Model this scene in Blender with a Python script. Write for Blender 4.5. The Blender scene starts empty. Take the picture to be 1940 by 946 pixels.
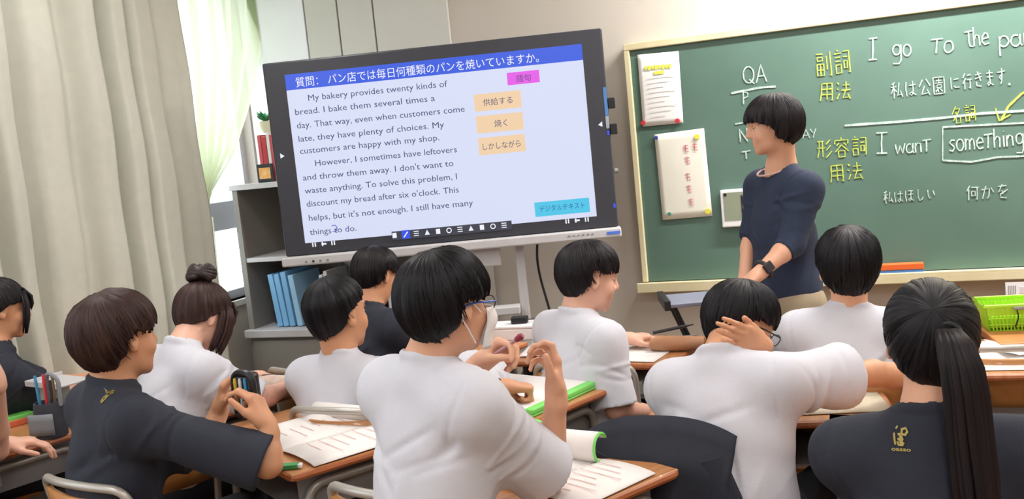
import bpy, math, random
import numpy as np
from mathutils import Vector, Matrix
from mathutils.bvhtree import BVHTree
random.seed(7); RNG=np.random.default_rng(5)
SC=bpy.context.scene; COL=SC.collection
# ---------------------------------------------------------------- camera
CX,CY,FPX=970.0,473.0,1788.0
CAM=np.array([0,0,1.5])
def cam_axes(yaw,pitch,roll):
    f=np.array([-math.sin(yaw)*math.cos(pitch),math.cos(yaw)*math.cos(pitch),-math.sin(pitch)])
    r=np.array([math.cos(yaw),math.sin(yaw),0]); u=np.cross(r,f)
    return math.cos(roll)*r-math.sin(roll)*u, math.sin(roll)*r+math.cos(roll)*u, f
AR,AU,AF=cam_axes(math.radians(21.0),math.radians(6.28),math.radians(5.62))
cd=bpy.data.cameras.new('camera'); cam=bpy.data.objects.new('camera',cd); COL.objects.link(cam)
cd.sensor_width=36; cd.lens=FPX/1940*36; cd.clip_start=.05
cam.matrix_world=Matrix(((AR[0],AU[0],-AF[0],CAM[0]),(AR[1],AU[1],-AF[1],CAM[1]),(AR[2],AU[2],-AF[2],CAM[2]),(0,0,0,1)))
SC.camera=cam
def ray(px,py): return AF+(px-CX)/FPX*AR-(py-CY)/FPX*AU
def W(px,py,D): return CAM+D*ray(px,py)          # point at depth D
def WZ(px,py,z): d=ray(px,py); return CAM+(z-CAM[2])/d[2]*d
def WY(px,py,y): d=ray(px,py); return CAM+y/d[1]*d
def WX(px,py,x): d=ray(px,py); return CAM+x/d[0]*d
# ---------------------------------------------------------------- world, lights, exposure
SC.view_settings.view_transform='Standard'; SC.view_settings.look='None'
SC.view_settings.exposure=0.0; SC.view_settings.gamma=1; SC.view_settings.use_curve_mapping=False
w=bpy.data.worlds.new('sky'); SC.world=w; w.use_nodes=True
bgn=w.node_tree.nodes['Background']; bgn.inputs[0].default_value=(.86,.93,1,1); bgn.inputs[1].default_value=3.6
def area(name,loc,rot,sx,sy,power,col=(1,1,1)):
    l=bpy.data.lights.new(name,'AREA'); l.shape='RECTANGLE'; l.size=sx; l.size_y=sy; l.energy=power; l.color=col
    o=bpy.data.objects.new(name,l); COL.objects.link(o); o.location=loc; o.rotation_euler=rot; return o
CEIL=3.0
LAMPS=[(-2.3,.2),(-2.3,2.6),(.2,.2),(.2,2.6),(2.7,.2),(2.7,2.6),(-2.3,-2.2),(.2,-2.2),(2.7,-2.2)]
for x,y in LAMPS: area('ceiling_lamp_light',(x,y,CEIL-.075),(0,0,0),.22,1.15,24,(1,.985,.97))
area('board_lamp_light',(.9,4.2,CEIL-.14),(math.radians(38),0,0),2.4,.12,210,(1,.98,.95))
# ---------------------------------------------------------------- helpers
def lin(c):
    if isinstance(c,str): c=tuple(int(c[i:i+2],16)/255 for i in (0,2,4))
    return tuple((v/12.92 if v<=.04045 else ((v+.055)/1.055)**2.4) for v in c)
MATS={}
def mat(name,c,rough=.6,metal=0,var=.08,scale=8,bump=0,bscale=60,c2=None,stretch=(1,1,1),coord='Object',sheen=0,coat=0,emit=0,sss=0,spec=.5):
    if name in MATS: return MATS[name]
    m=bpy.data.materials.new(name); m.use_nodes=True; nt=m.node_tree; b=nt.nodes['Principled BSDF']
    c=lin(c); d=lin(c2) if c2 else tuple(v*(1-var) for v in c)
    tc=nt.nodes.new('ShaderNodeTexCoord'); mp=nt.nodes.new('ShaderNodeMapping'); mp.inputs['Scale'].default_value=stretch
    nt.links.new(tc.outputs[coord],mp.inputs[0])
    n=nt.nodes.new('ShaderNodeTexNoise'); n.inputs['Scale'].default_value=scale; n.inputs['Detail'].default_value=4
    nt.links.new(mp.outputs[0],n.inputs['Vector'])
    r=nt.nodes.new('ShaderNodeValToRGB'); r.color_ramp.elements[0].position=.35; r.color_ramp.elements[1].position=.65
    r.color_ramp.elements[0].color=(*d,1); r.color_ramp.elements[1].color=(*c,1)
    nt.links.new(n.outputs['Fac'],r.inputs[0]); nt.links.new(r.outputs[0],b.inputs['Base Color'])
    b.inputs['Roughness'].default_value=rough; b.inputs['Specular IOR Level'].default_value=spec; b.inputs['Metallic'].default_value=metal
    if sheen: b.inputs['Sheen Weight'].default_value=sheen
    if coat: b.inputs['Coat Weight'].default_value=coat
    if sss: b.inputs['Subsurface Weight'].default_value=sss; b.inputs['Subsurface Scale'].default_value=.02; b.inputs['Subsurface Radius'].default_value=(1,.4,.2)
    if emit: b.inputs['Emission Color'].default_value=(*c,1); b.inputs['Emission Strength'].default_value=emit
    if bump:
        n2=nt.nodes.new('ShaderNodeTexNoise'); n2.inputs['Scale'].default_value=bscale; n2.inputs['Detail'].default_value=3
        nt.links.new(mp.outputs[0],n2.inputs['Vector'])
        bp=nt.nodes.new('ShaderNodeBump'); bp.inputs['Strength'].default_value=bump; bp.inputs['Distance'].default_value=.01
        nt.links.new(n2.outputs['Fac'],bp.inputs['Height']); nt.links.new(bp.outputs[0],b.inputs['Normal'])
    MATS[name]=m; return m
class MB:
    def __init__(s): s.v=[]; s.f=[]
    def add(s,v,f):
        k=len(s.v); s.v+= [tuple(p) for p in v]; s.f+=[tuple(i+k for i in q) for q in f]; return s
    def box(s,x0,x1,y0,y1,z0,z1,rot=None,c=(0,0,0)):
        v=[(x,y,z) for z in (z0,z1) for y in (y0,y1) for x in (x0,x1)]
        if rot is not None: v=[tuple(rot@Vector(p)+Vector(c)) for p in v]
        return s.add(v,[(0,2,3,1),(4,5,7,6),(0,1,5,4),(2,6,7,3),(0,4,6,2),(1,3,7,5)])
    def tube(s,pts,r,n=10,closed=False,rads=None,flat=1.0):
        P=[Vector(p) for p in pts]; N=len(P); up=Vector((0,0,1)); rings=[]
        prev=None
        for i,p in enumerate(P):
            a=P[(i-1)%N] if (closed or i>0) else p; b=P[(i+1)%N] if (closed or i<N-1) else p
            t=(b-a).normalized()
            if prev is None:
                x=t.cross(up); 
                if x.length<.1: x=t.cross(Vector((1,0,0)))
                x.normalize()
            else: x=(prev-t*prev.dot(t)).normalized()
            prev=x; y=t.cross(x); rr=rads[i] if rads else r
            rings.append([p+x*(math.cos(k*2*math.pi/n)*rr)+y*(math.sin(k*2*math.pi/n)*rr*flat) for k in range(n)])
        v=[q for g in rings for q in g]; f=[]
        for i in range(N if closed else N-1):
            j=(i+1)%N
            for k in range(n): f.append((i*n+k,i*n+(k+1)%n,j*n+(k+1)%n,j*n+k))
        if not closed: f.append(tuple(range(n))[::-1]); f.append(tuple((N-1)*n+k for k in range(n)))
        return s.add(v,f)
    def cyl(s,a,b,r,n=16,r2=None): return s.tube([a,b],r,n,rads=[r,r if r2 is None else r2])
    def lathe(s,prof,c=(0,0,0),n=20):
        v=[(c[0]+r*math.cos(k*2*math.pi/n),c[1]+r*math.sin(k*2*math.pi/n),c[2]+z) for r,z in prof for k in range(n)]; f=[]
        for i in range(len(prof)-1):
            for k in range(n): f.append((i*n+k,i*n+(k+1)%n,(i+1)*n+(k+1)%n,(i+1)*n+k))
        return s.add(v,f)
    def ball(s,c,r,n=12,m=8,sc=(1,1,1)):
        prof=[(math.sin(math.pi*i/m)+1e-4,-math.cos(math.pi*i/m)) for i in range(m+1)]
        v=[(c[0]+sc[0]*r*a*math.cos(k*2*math.pi/n),c[1]+sc[1]*r*a*math.sin(k*2*math.pi/n),c[2]+sc[2]*r*z) for a,z in prof for k in range(n)]; f=[]
        for i in range(m):
            for k in range(n): f.append((i*n+k,i*n+(k+1)%n,(i+1)*n+(k+1)%n,(i+1)*n+k))
        return s.add(v,f)
    def grid(s,fn,nu,nv):
        v=[fn(i/nu,j/nv) for j in range(nv+1) for i in range(nu+1)]
        return s.add(v,[(j*(nu+1)+i,j*(nu+1)+i+1,(j+1)*(nu+1)+i+1,(j+1)*(nu+1)+i) for j in range(nv) for i in range(nu)])
    def build(s,name,m,parent=None,smooth=None,bevel=0,solid=0,loc=None,mw=None):
        me=bpy.data.meshes.new(name); me.from_pydata(s.v,[],s.f); me.update()
        o=bpy.data.objects.new(name,me); COL.objects.link(o)
        if m is not None: me.materials.append(m)
        if parent is not None: o.parent=parent
        if loc is not None: o.location=loc
        if mw is not None: o.matrix_world=mw
        if smooth is None: smooth=True
        if smooth:
            me.polygons.foreach_set('use_smooth',[True]*len(me.polygons))
            if smooth is True: me.set_sharp_from_angle(angle=math.radians(38))
        if solid: md=o.modifiers.new('s','SOLIDIFY'); md.thickness=solid; md.offset=0
        if bevel: md=o.modifiers.new('b','BEVEL'); md.width=bevel; md.segments=2; md.limit_method='ANGLE'
        return o
def tag(o,label=None,cat=None,group=None,kind=None):
    if label: o['label']=label
    if cat: o['category']=cat
    if group: o['group']=group
    if kind: o['kind']=kind
    return o
def thing(name,label,cat,loc=(0,0,0),rz=0,group=None):
    o=bpy.data.objects.new(name,None); COL.objects.link(o); o.location=tuple(float(v) for v in loc); o.rotation_euler=(0,0,rz); o.empty_display_size=.1
    return tag(o,label,cat,group)
def dup(root,loc,rz,label,group=None):
    def cp(o,par):
        c=o.copy(); COL.objects.link(c)
        if par is not None: c.parent=par
        for ch in o.children: cp(ch,c)
        return c
    r=cp(root,None); r.location=tuple(float(v) for v in loc); r.rotation_euler=(0,0,rz); r['label']=label
    if group: r['group']=group
    return r
def bend(pts,r=.04,n=5):
    """round the corners of a polyline"""
    P=[Vector(p) for p in pts]; out=[P[0]]
    for i in range(1,len(P)-1):
        a,b,c=P[i-1],P[i],P[i+1]; da=(a-b); dc=(c-b); rr=min(r,da.length*.49,dc.length*.49)
        A=b+da.normalized()*rr; Cc=b+dc.normalized()*rr
        for k in range(n+1):
            t=k/n; out.append(A*(1-t)**2+b*2*t*(1-t)+Cc*t*t)
    out.append(P[-1]); return out
def text_mesh(s,size,align='LEFT',bold=0):
    c=bpy.data.curves.new('t','FONT'); c.body=s; c.size=size; c.align_x=align; c.offset=bold; c.resolution_u=2
    o=bpy.data.objects.new('t',c); COL.objects.link(o)
    ev=o.evaluated_get(bpy.context.evaluated_depsgraph_get()); me=ev.to_mesh()
    v=[tuple(p.co) for p in me.vertices]; f=[tuple(p.vertices) for p in me.polygons]; ev.to_mesh_clear()
    bpy.data.objects.remove(o); bpy.data.curves.remove(c)
    return v,f
def text_fit(s,u0,u1,v0,size=None,h=None,bold=0):
    """text between u0 and u1 on baseline v0 (flat, local xy)"""
    v,f=text_mesh(s,1.0,bold=bold/ (size or .05)); xs=[p[0] for p in v]; k=(u1-u0)/(max(xs)-min(xs)); ky=size if size else k
    return [(u0+(p[0]-min(xs))*k, v0+p[1]*ky) for p in v],f
# ---------------------------------------------------------------- materials
M_wall=mat('wall_paint','C6BEB4',.75,var=.03,scale=3,bump=.05,bscale=200)
M_panel=mat('panel_paint','CFCDC6',.55,var=.03,scale=3)
M_lit_panel=mat('window_lit_panel_paint','EDEEF4',.3,var=.02)  # panel nearest the window: brightness of the window light put into its colour
M_ceil=mat('ceiling_paint','EAE8E4',.85,var=.03)
M_floor=mat('floor_wood','9A7B5C',.45,c2='86694C',scale=5,stretch=(1,8,1),coord='Object')
M_alu=mat('aluminium','C9CACF',.4,metal=.6,var=.05)
M_tube=mat('grey_steel_tube','A39E95',.38,metal=.35,var=.06)
M_chrome=mat('silver_steel_tube','B9B3AB',.36,metal=.45,var=.05)
M_tray=mat('grey_steel_sheet','8F8D8C',.5,metal=.3,var=.08)
M_ply=mat('plywood','C98B4E',.4,c2='B4763C',scale=6,stretch=(1,14,1),coat=.2)
M_ply2=mat('pale_plywood','D9C09A',.45,c2='CBB084',scale=6,stretch=(1,14,1))
M_desktop=mat('desktop_veneer','C08A5E',.38,c2='AE7548',scale=7,stretch=(10,1,1),coat=.15)
M_edge=mat('desk_edge_orange_brown','B0673C',.4,c2='9B5730',scale=7,stretch=(10,1,1))
M_black=mat('black_plastic','1B1C20',.4,var=.1)
M_bezel=mat('display_bezel','3A3C44',.32,var=.05)
M_greyp=mat('light_grey_plastic','C6C4C6',.45,var=.04)
M_whitep=mat('white_plastic','E9E8EA',.4,var=.03)
M_paper=mat('white_paper','EDECEA',.8,var=.02)
M_paper2=mat('cream_paper','E8E5D8',.8,var=.03)
M_cream=mat('cream_painted_wood','DCD2B0',.5,c2='D0C49C',scale=5)
M_board=mat('chalkboard_green','587468',.5,c2='4F6B5F',scale=1.8,bump=.03,bscale=300)
M_chalk=mat('white_chalk','C2D2CC',.9,c2='97AEA5',scale=90)
M_ychalk=mat('yellow_chalk','C6D152',.9,c2='98A957',scale=90)
M_red=mat('red_plastic','C8323A',.4); M_blue=mat('blue_plastic','3B3FA0',.4); M_yel=mat('yellow_plastic','E3DC4C',.4); M_green=mat('green_plastic','3E8E78',.4)
M_orange=mat('orange_box','E2672B',.5); M_bluebox=mat('blue_box','4E7FBE',.5)
M_lime=mat('lime_plastic','A6DC2C',.4,var=.05)
M_limepaper=mat('lime_cover','7EDB6A',.5,var=.05)
M_cable=mat('black_cable','15161A',.5)
M_curtain=mat('beige_curtain_cloth','C9C9BC',.9,var=.04,scale=20,bump=.12,bscale=500,sheen=.2)
M_folder=mat('sky_blue_folder','7DB4DE',.45,var=.06); M_navybox=mat('navy_box','27355F',.5); M_clear=mat('grey_folder','B9BEC4',.35)
M_wood=mat('orange_brown_wood','B97A45',.45,c2='A5683A',scale=6,stretch=(1,1,10)); M_wooddk=mat('red_brown_wood','8A4F33',.5,c2='7B452C',scale=6,stretch=(1,1,10))
M_navy=mat('navy_jacket_cloth','262A36',.85,var=.12,scale=30,bump=.15,bscale=400)
def emis(name,c,s):
    m=bpy.data.materials.new(name); m.use_nodes=True; b=m.node_tree.nodes['Principled BSDF']; b.inputs['Base Color'].default_value=(.02,.02,.02,1); b.inputs['Roughness'].default_value=.25
    b.inputs['Emission Color'].default_value=(*lin(c),1); b.inputs['Emission Strength'].default_value=s; return m
def mglass():
    m=bpy.data.materials.new('window_glass'); m.use_nodes=True; nt=m.node_tree; nt.nodes.clear(); o=nt.nodes.new('ShaderNodeOutputMaterial')
    t=nt.nodes.new('ShaderNodeBsdfTransparent'); t.inputs[0].default_value=(.96,.98,.98,1); g=nt.nodes.new('ShaderNodeBsdfGlossy'); g.inputs['Roughness'].default_value=.02
    x=nt.nodes.new('ShaderNodeMixShader'); x.inputs[0].default_value=.05
    nt.links.new(t.outputs[0],x.inputs[1]); nt.links.new(g.outputs[0],x.inputs[2]); nt.links.new(x.outputs[0],o.inputs[0]); return m
M_glass=mglass()
def msheer():
    m=bpy.data.materials.new('sheer_curtain_cloth'); m.use_nodes=True; nt=m.node_tree; nt.nodes.clear(); o=nt.nodes.new('ShaderNodeOutputMaterial')
    t=nt.nodes.new('ShaderNodeBsdfTransparent'); d=nt.nodes.new('ShaderNodeBsdfDiffuse'); l=nt.nodes.new('ShaderNodeBsdfTranslucent')
    c=lin('E9EFD6'); d.inputs[0].default_value=(*c,1); l.inputs[0].default_value=(*c,1)
    a=nt.nodes.new('ShaderNodeMixShader'); a.inputs[0].default_value=.55; b=nt.nodes.new('ShaderNodeMixShader'); b.inputs[0].default_value=.80
    nt.links.new(d.outputs[0],a.inputs[1]); nt.links.new(l.outputs[0],a.inputs[2]); nt.links.new(t.outputs[0],b.inputs[1]); nt.links.new(a.outputs[0],b.inputs[2]); nt.links.new(b.outputs[0],o.inputs[0]); return m
M_sheer=msheer()
# ================================================================ the room
XL,XR,YF,YB=-3.42,4.3,4.8,-3.6
def struct(o): o['kind']='structure'; return o
struct(MB().box(XL-.2,XR+.2,YB-.2,YF+.2,-.1,0).build('floor',M_floor,smooth=False))
struct(MB().box(XL-.2,XR+.2,YB-.2,YF+.2,CEIL,CEIL+.1).build('ceiling',M_ceil,smooth=False))
wf=struct(MB().box(XL-.2,XR+.2,YF,YF+.15,0,CEIL).build('wall_front',M_wall,smooth=False))
struct(MB().box(XR,XR+.15,YB,YF,0,CEIL).build('wall_right',M_wall,smooth=False))
struct(MB().box(XL-.2,XR+.2,YB-.15,YB,0,CEIL).build('wall_back',M_wall,smooth=False))
# panels of the front wall beside the window
for a,b,m in ((-3.40,-2.965,M_lit_panel),(-2.955,-2.75,M_panel),(-2.74,-2.525,M_panel),(-2.515,-2.07,M_panel)):
    o=MB().box(a,b,YF-.022,YF-.001,.08,CEIL-.01).build('wall_panel',m,wf,smooth=False,bevel=.004)
struct(MB().box(-2.06,XR,YF-.012,YF-.001,0,.09).build('baseboard_front',M_wall,smooth=False))
# left wall with the window band
ZS,ZT=.775,2.62; wy=[(-2.9,-.1),(.35,4.785)]
mb=MB().box(XL-.16,XL,YB,YF,0,ZS).box(XL-.16,XL,YB,YF,ZT,CEIL).box(XL-.16,XL,YB,wy[0][0],ZS,ZT).box(XL-.16,XL,wy[0][1],wy[1][0],ZS,ZT).box(XL-.16,XL,wy[1][1],YF,ZS,ZT)
struct(mb.build('wall_left',M_wall,smooth=False))
for i,(a,b) in enumerate(wy):
    fr=MB(); t=.05; x0,x1=XL-.12,XL-.06
    fr.box(x0,x1,a,b,ZS,ZS+t).box(x0,x1,a,b,ZT-t,ZT).box(x0,x1,a,a+t,ZS,ZT).box(x0,x1,b-t,b,ZS,ZT)
    n=3 if i==1 else 2
    for k in range(1,n): y=a+(b-a)*k/n; fr.box(x0,x1,y-.03,y+.03,ZS,ZT)
    wo=struct(fr.build('window_%d'%(i+1),M_alu,smooth=False))
    MB().box(x0-.02,x1+.02,a,b,1.18,1.34).build('window_rail',M_alu,wo,smooth=False)
    for k in range(n):
        c0=a+(b-a)*k/n+.03; c1=a+(b-a)*(k+1)/n-.03
        for z0,z1 in ((ZS+t,1.18),(1.34,ZT-t)): MB().box(XL-.094,XL-.088,c0,c1,z0,z1).build('pane',M_glass,wo,smooth=False)
    MB().box(XL-.06,XL+.03,a,b,ZS-.03,ZS).build('window_sill',M_panel,wo,smooth=False)
# ceiling lamps
lampm=emis('lamp_tube_white','FFFDF8',4)
c0=None
def lamp_at(x,y,sx,sy,label,z=CEIL):
    t=thing('ceiling_lamp',label,'lamp',(x,y,z),0,'long ceiling lamps')
    MB().box(-sx/2,sx/2,-sy/2,sy/2,-.055,-.001).build('lamp_housing',M_whitep,t,smooth=False)
    MB().tube([(0,-sy/2+.04,-.062),(0,sy/2-.04,-.062)],.016,10).build('lamp_tube',lampm,t)
    return t
for x,y in LAMPS:
    lamp_at(x,y,.25,1.25,'long white ceiling lamp at the '+{-2.3:'window side',.2:'middle',2.7:'corridor side'}[x]+{-2.2:' above the rear of the room',.2:' just above the camera row',2.6:' nearest the chalkboard wall'}[y])
bl=thing('board_lamp','long white lamp hanging above the green chalkboard','lamp',(.9,4.2,CEIL))
MB().box(-1.25,1.25,-.06,.06,-.125,-.095).cyl((-1,0,-.095),(-1,0,0),.008).cyl((1,0,-.095),(1,0,0),.008).build('lamp_housing',M_whitep,bl,smooth=False)
# ---------------------------------------------------------------- curtains
# fold profile of the beige curtain: (Y, x offset) ridges and valleys read along the wall
ys=[(1.55,0),(1.9,.05),(2.1,-.02),(2.35,.055),(2.78,.06),(2.86,-.05),(2.93,.035),(2.98,.03),(3.03,-.055),(3.12,.03),(3.21,.045),(3.28,.0),(3.34,-.03),(3.42,.045),(3.47,.05),(3.52,-.02),(3.56,-.07),(3.60,.045),(3.66,.05),(3.70,-.03),(3.75,.045),(3.86,.04),(3.93,-.01),(4.05,.02),(4.12,.03)]
ys=[(a*.955,b*1.45) for a,b in ys]
def foldx(y):
    for (a,xa),(b,xb) in zip(ys,ys[1:]):
        if a<=y<=b: t=(y-a)/(b-a); t=t*t*(3-2*t); return xa+(xb-xa)*t
    return 0
def cur(u,v):
    y=1.485+(3.93-1.485)*u; z=.06+2.82*v
    return (-3.17+foldx(y)*(1-.15*v)+.006*math.sin(9*z+y*7), y+.012*math.sin(z*2.3+y*3)*(1 if y<4.0 else 0), z)
ct=thing('curtain','heavy beige curtain in long folds hanging at the left','curtain',(-3.17,2.9,0))
MB().grid(lambda u,v:tuple(np.array(cur(u,v))-np.array([-3.17,2.9,0])),260,26).build('curtain_cloth',M_curtain,ct,smooth='all',solid=.004)
MB().tube([(0,-1.5,2.89),(0,1.85,2.89)],.014).build('curtain_rail',M_alu,ct)
# sheer curtain, tied back towards the beige one
ze,zt=1.30,2.86
def interp1(K,z):
    for (a,ya),(b,yb) in zip(K,K[1:]):
        if a>=z>=b: t=(a-z)/(a-b); return ya+(yb-ya)*t
    return K[-1][1]
def sheer(u,v):
    z=zt+(ze-zt)*v
    right=interp1(((2.86,4.97),(2.5,4.89),(2.18,4.81),(1.87,4.62),(1.61,4.41),(1.40,4.14),(1.30,4.10)),z); left=4.02+.02*v
    y=left+(right-left)*u
    amp=.055*(1-.45*v)
    x=-3.32+amp*math.sin(u*2*math.pi*5.5+.6*math.sin(3*v))+.012*math.sin(u*31+v)
    return (x+.04*v,min(y,4.77),z)
sh=thing('sheer_curtain','thin pale green sheer curtain drawn back beside the window','curtain',(-3.3,4.4,0))
rel=lambda p,o:tuple(np.array(p)-np.array(o))
MB().grid(lambda u,v:rel(sheer(u,v),(-3.3,4.4,0)),150,40).build('curtain_cloth',M_sheer,sh,smooth='all')
def sheer2(u,v):
    z=ze-.02-.55*v; y=4.0+.10*u-.03*v; return (-3.25+.02*math.sin(u*18)+.01,y,z)
MB().grid(lambda u,v:rel(sheer2(u,v),(-3.3,4.4,0)),40,14).build('gathered_tail',M_sheer,sh,smooth='all')
# ---------------------------------------------------------------- shelf cabinet in the corner
cb=thing('shelf_cabinet','grey open shelf cabinet in the corner behind the display','cabinet',(-2.62,4.35,0))
gx=mat('grey_cabinet_paint','8D877F',.55,var=.04); gxl=mat('pale_cabinet_edge','C9C5C4',.45)
x0,x1=-.67,.67
MB().box(x0,x0+.035,0,.42,.62,1.40).build('side_panel',gx,cb,smooth=False,bevel=.002)
MB().box(x1-.035,x1,0,.42,.62,1.40).build('side_panel',gx,cb,smooth=False,bevel=.002)
MB().box(x0-.01,x1+.01,-.01,.42,1.40,1.43).build('top_board',gxl,cb,smooth=False,bevel=.003)
MB().box(x0+.035,x1-.035,.40,.42,.62,1.40).build('back_panel',gx,cb,smooth=False)
MB().box(x0+.035,x1-.035,.005,.40,.995,1.02).build('shelf',gxl,cb,smooth=False,bevel=.003)
MB().box(x0-.01,x1+.01,-.04,.42,.575,.62).build('counter',gxl,cb,smooth=False,bevel=.006)
MB().box(x0,x1,0,.42,.04,.575).build('lower_body',gx,cb,smooth=False)
for a,b in ((x0+.03,-.01),(.01,x1-.03)):
    d=MB().box(a,b,-.018,0,.07,.555).build('door',gx,cb,smooth=False,bevel=.003)
    MB().box((a+b)/2+(.25 if a<0 and b<0 else -.28),(a+b)/2+(.28 if a<0 and b<0 else -.25),-.03,-.018,.33,.43).build('handle',M_alu,d,smooth=False)
# things on and in the cabinet
bx=-3.13
for i,(wd,h,c) in enumerate(((.022,.26,'C8505A'),(.03,.25,'B9303C'),(.02,.27,'E3DADA'),(.026,.255,'C23340'),(.02,.24,'D88A90'))):
    b=thing('book',('thin rose book at the left end on top of the cabinet','red book second from the left on top of the cabinet','white book in the middle of the row on the cabinet','deep red book right of the white one on the cabinet','pink book at the right end of the row on the cabinet')[i],'book',(bx,4.42,1.43),0,'books on top of the cabinet')
    MB().box(0,wd,0,.18,0,h).build('cover',mat('book_%d'%i,c,.5),b,smooth=False,bevel=.002); MB().box(.003,wd-.003,.004,.181,.004,h+.001).build('pages',M_paper,b,smooth=False); bx+=wd+.003
pf=thing('photo_frame','small dark frame with an orange picture standing on the cabinet','frame',(-3.075,4.375,1.43))
MB().box(-.05,.05,0,.012,0,.10).build('frame',M_black,pf,smooth=False,bevel=.002); MB().box(-.036,.036,-.002,0,.02,.08).build('picture',mat('orange_picture','E8962E',.5,c2='F0C890',scale=30),pf,smooth=False)
pl=thing('artificial_plant','small plant with green leaves and pale blooms on the books','plant',(-3.10,4.48,1.70))
MB().lathe([(.02,0),(.035,.03),(.038,.06),(.03,.065)]).build('pot',mat('pale_pot','D9D4B8',.6),pl)
for k in range(16):
    a=k*2.4; e=.5+.5*((k*7)%5)/5; d=Vector((math.cos(a)*math.cos(e),math.sin(a)*math.cos(e),math.sin(e)))
    s=d.cross(Vector((0,0,1))).normalized()*.018; p=Vector((0,0,.06)); q=p+d*.08
    MB().add([p,p+d*.04+s,q,p+d*.04-s,p+d*.04+Vector((0,0,.008))],[(0,1,4),(1,2,4),(2,3,4),(3,0,4)]).build('leaf',mat('leaf_green','4FA36E',.5),pl,smooth=False)
for k,(dx,h,tl,m,l) in enumerate(((-.46,.30,.06,M_folder,'sky blue file leaning leftmost on the lower shelf of the cabinet'),(-.42,.30,.06,M_folder,'sky blue file second from the left on the lower cabinet shelf'),(-.38,.31,.05,M_folder,'sky blue file third from the left on the lower cabinet shelf'),(-.33,.29,.06,mat('pale_blue_folder','9CC6E2',.45),'paler blue file at the right end of the leaning files'))):
    f=thing('file_folder',l,'folder',(-2.62+dx-.04,4.38,.62),0,'files on the lower cabinet shelf')
    r=Matrix.Rotation(tl*-1.6,3,'Y'); MB().box(0,.034,0,.27,0.003,h,rot=r).build('cover',m,f,smooth=False,bevel=.003); MB().box(.006,.028,.262,.272,.01,h-.01,rot=r).build('pages',M_paper,f,smooth=False)
nb=thing('box','dark navy box behind the blue files in the cabinet','box',(-3.13,4.5,.62))
MB().box(-.09,.05,0,.2,0,.20).build('carton',M_navybox,nb,smooth=False,bevel=.004); MB().box(-.092,.052,-.002,.202,.16,.203).build('lid',M_navybox,nb,smooth=False)
gf=thing('file_box','pale grey slanted magazine box beside the blue files','folder',(-2.86,4.37,.62))
MB().add([(0,0,0),(.10,0,0),(.10,.26,0),(0,.26,0),(.02,0,.12),(.12,0,.12),(.16,.26,.33),(.06,.26,.33)],[(0,3,2,1),(0,1,5,4),(1,2,6,5),(2,3,7,6),(3,0,4,7)]).build('holder',M_clear,gf,smooth=False,solid=.004)
MB().box(.03,.05,.03,.25,.01,.28).box(.06,.08,.03,.25,.01,.3).build('pages',M_paper,gf,smooth=False)
bb=thing('blue_book','deep blue book standing far right in the cabinet behind the display','book',(-2.55,4.40,.62)); MB().box(0,.03,0,.2,0,.3).build('cover',M_navybox,bb,smooth=False,bevel=.002); MB().box(.003,.027,.004,.201,.004,.301).build('pages',M_paper,bb,smooth=False)
# ---------------------------------------------------------------- the interactive display
TY=.301
tv=thing('interactive_display','large black interactive display showing an English reading text','display',(-1.871,4.069,0),TY)
ZC=1.534
fr=MB().box(-.80,.80,0,.05,ZC-.46,ZC+.46).build('display_case',M_bezel,tv,smooth=False,bevel=.008)
MB().box(-.755,-.26,.05,.11,ZC-.3,ZC+.3).build('rear_cover',M_black,tv,smooth=False,bevel=.02)
MB().box(-.26,.755,.05,.11,ZC-.3,ZC+.3).build('rear_cover',M_black,tv,smooth=False,bevel=.02)
M_scr=emis('screen_white','DCE3FC',.93)
def plate(name,u0,u1,v0,v1,m,par,y=-.001,th=.001):
    return MB().box(u0,u1,y,y+th,ZC+v0,ZC+v1).build(name,m,par,smooth=False)
scr=plate('screen',-.697,.702,-.403,.397,M_scr,tv,-.002,.003)
plate('title_band',-.697,.702,.324,.397,emis('screen_blue','2F5BE3',.95),scr,-.003)
M_ink=emis('screen_ink','3C4478',.9); M_wink=emis('screen_white_ink','F4F6FF',.95)
def stext(s,u0,u1,v,size,m,y=-.004,name='screen_text',bold=.0,par=None):
    vv,f=text_fit(s,u0,u1,v,size,bold=bold)
    return MB().add([(a,y,ZC+b) for a,b in vv],f).build(name,m,par or scr,smooth=False)
stext('質問： パン店では毎日何種類のパンを焼いていますか。',-.648,.500,.338,.050,M_wink,bold=0)
for s,u0,u1,v in (('My bakery provides twenty kinds of',-.598,.064,.262),('bread. I bake them several times a',-.668,-.001,.202),('day. That way, even when customers come',-.668,.133,.139),('late, they have plenty of choices. My',-.667,.029,.076),('customers are happy with my shop.',-.668,.0,.018),('However, I sometimes have leftovers',-.602,.077,-.045),('and throw them away. I don\'t want to',-.669,.054,-.108),('waste anything. To solve this problem, I',-.668,.064,-.171),('discount my bread after six o\'clock. This',-.667,.066,-.234),('helps, but it\'s not enough. I still have many',-.664,.127,-.302),('things to do.',-.668,-.442,-.370)):
    stext(s,u0,u1,v+.004,.041,M_ink,bold=0)
plate('magenta_button',.345,.495,.243,.300,emis('screen_magenta','EE5CF0',.9),scr,-.0035); stext('語句',.387,.455,.256,.036,M_ink,y=-.0045)
M_pe=emis('screen_peach','F7D6AE',.92)
for v0,v1,s,a,b in ((.137,.216,'供給する',.222,.36),(.035,.115,'焼く',.265,.325),(-.067,.013,'しかしながら',.20,.378)):
    plate('peach_button',.181,.400,v0,v1,M_pe,scr,-.0035); stext(s,a,b,v0+.025,.036,M_ink,y=-.0045)
plate('cyan_button',.415,.673,-.380,-.312,emis('screen_cyan','4CCBEF',.92),scr,-.0035); stext('デジタルテキスト',.437,.650,-.357,.032,emis('screen_dark_blue','2454A8',.9),y=-.0045)
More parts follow.
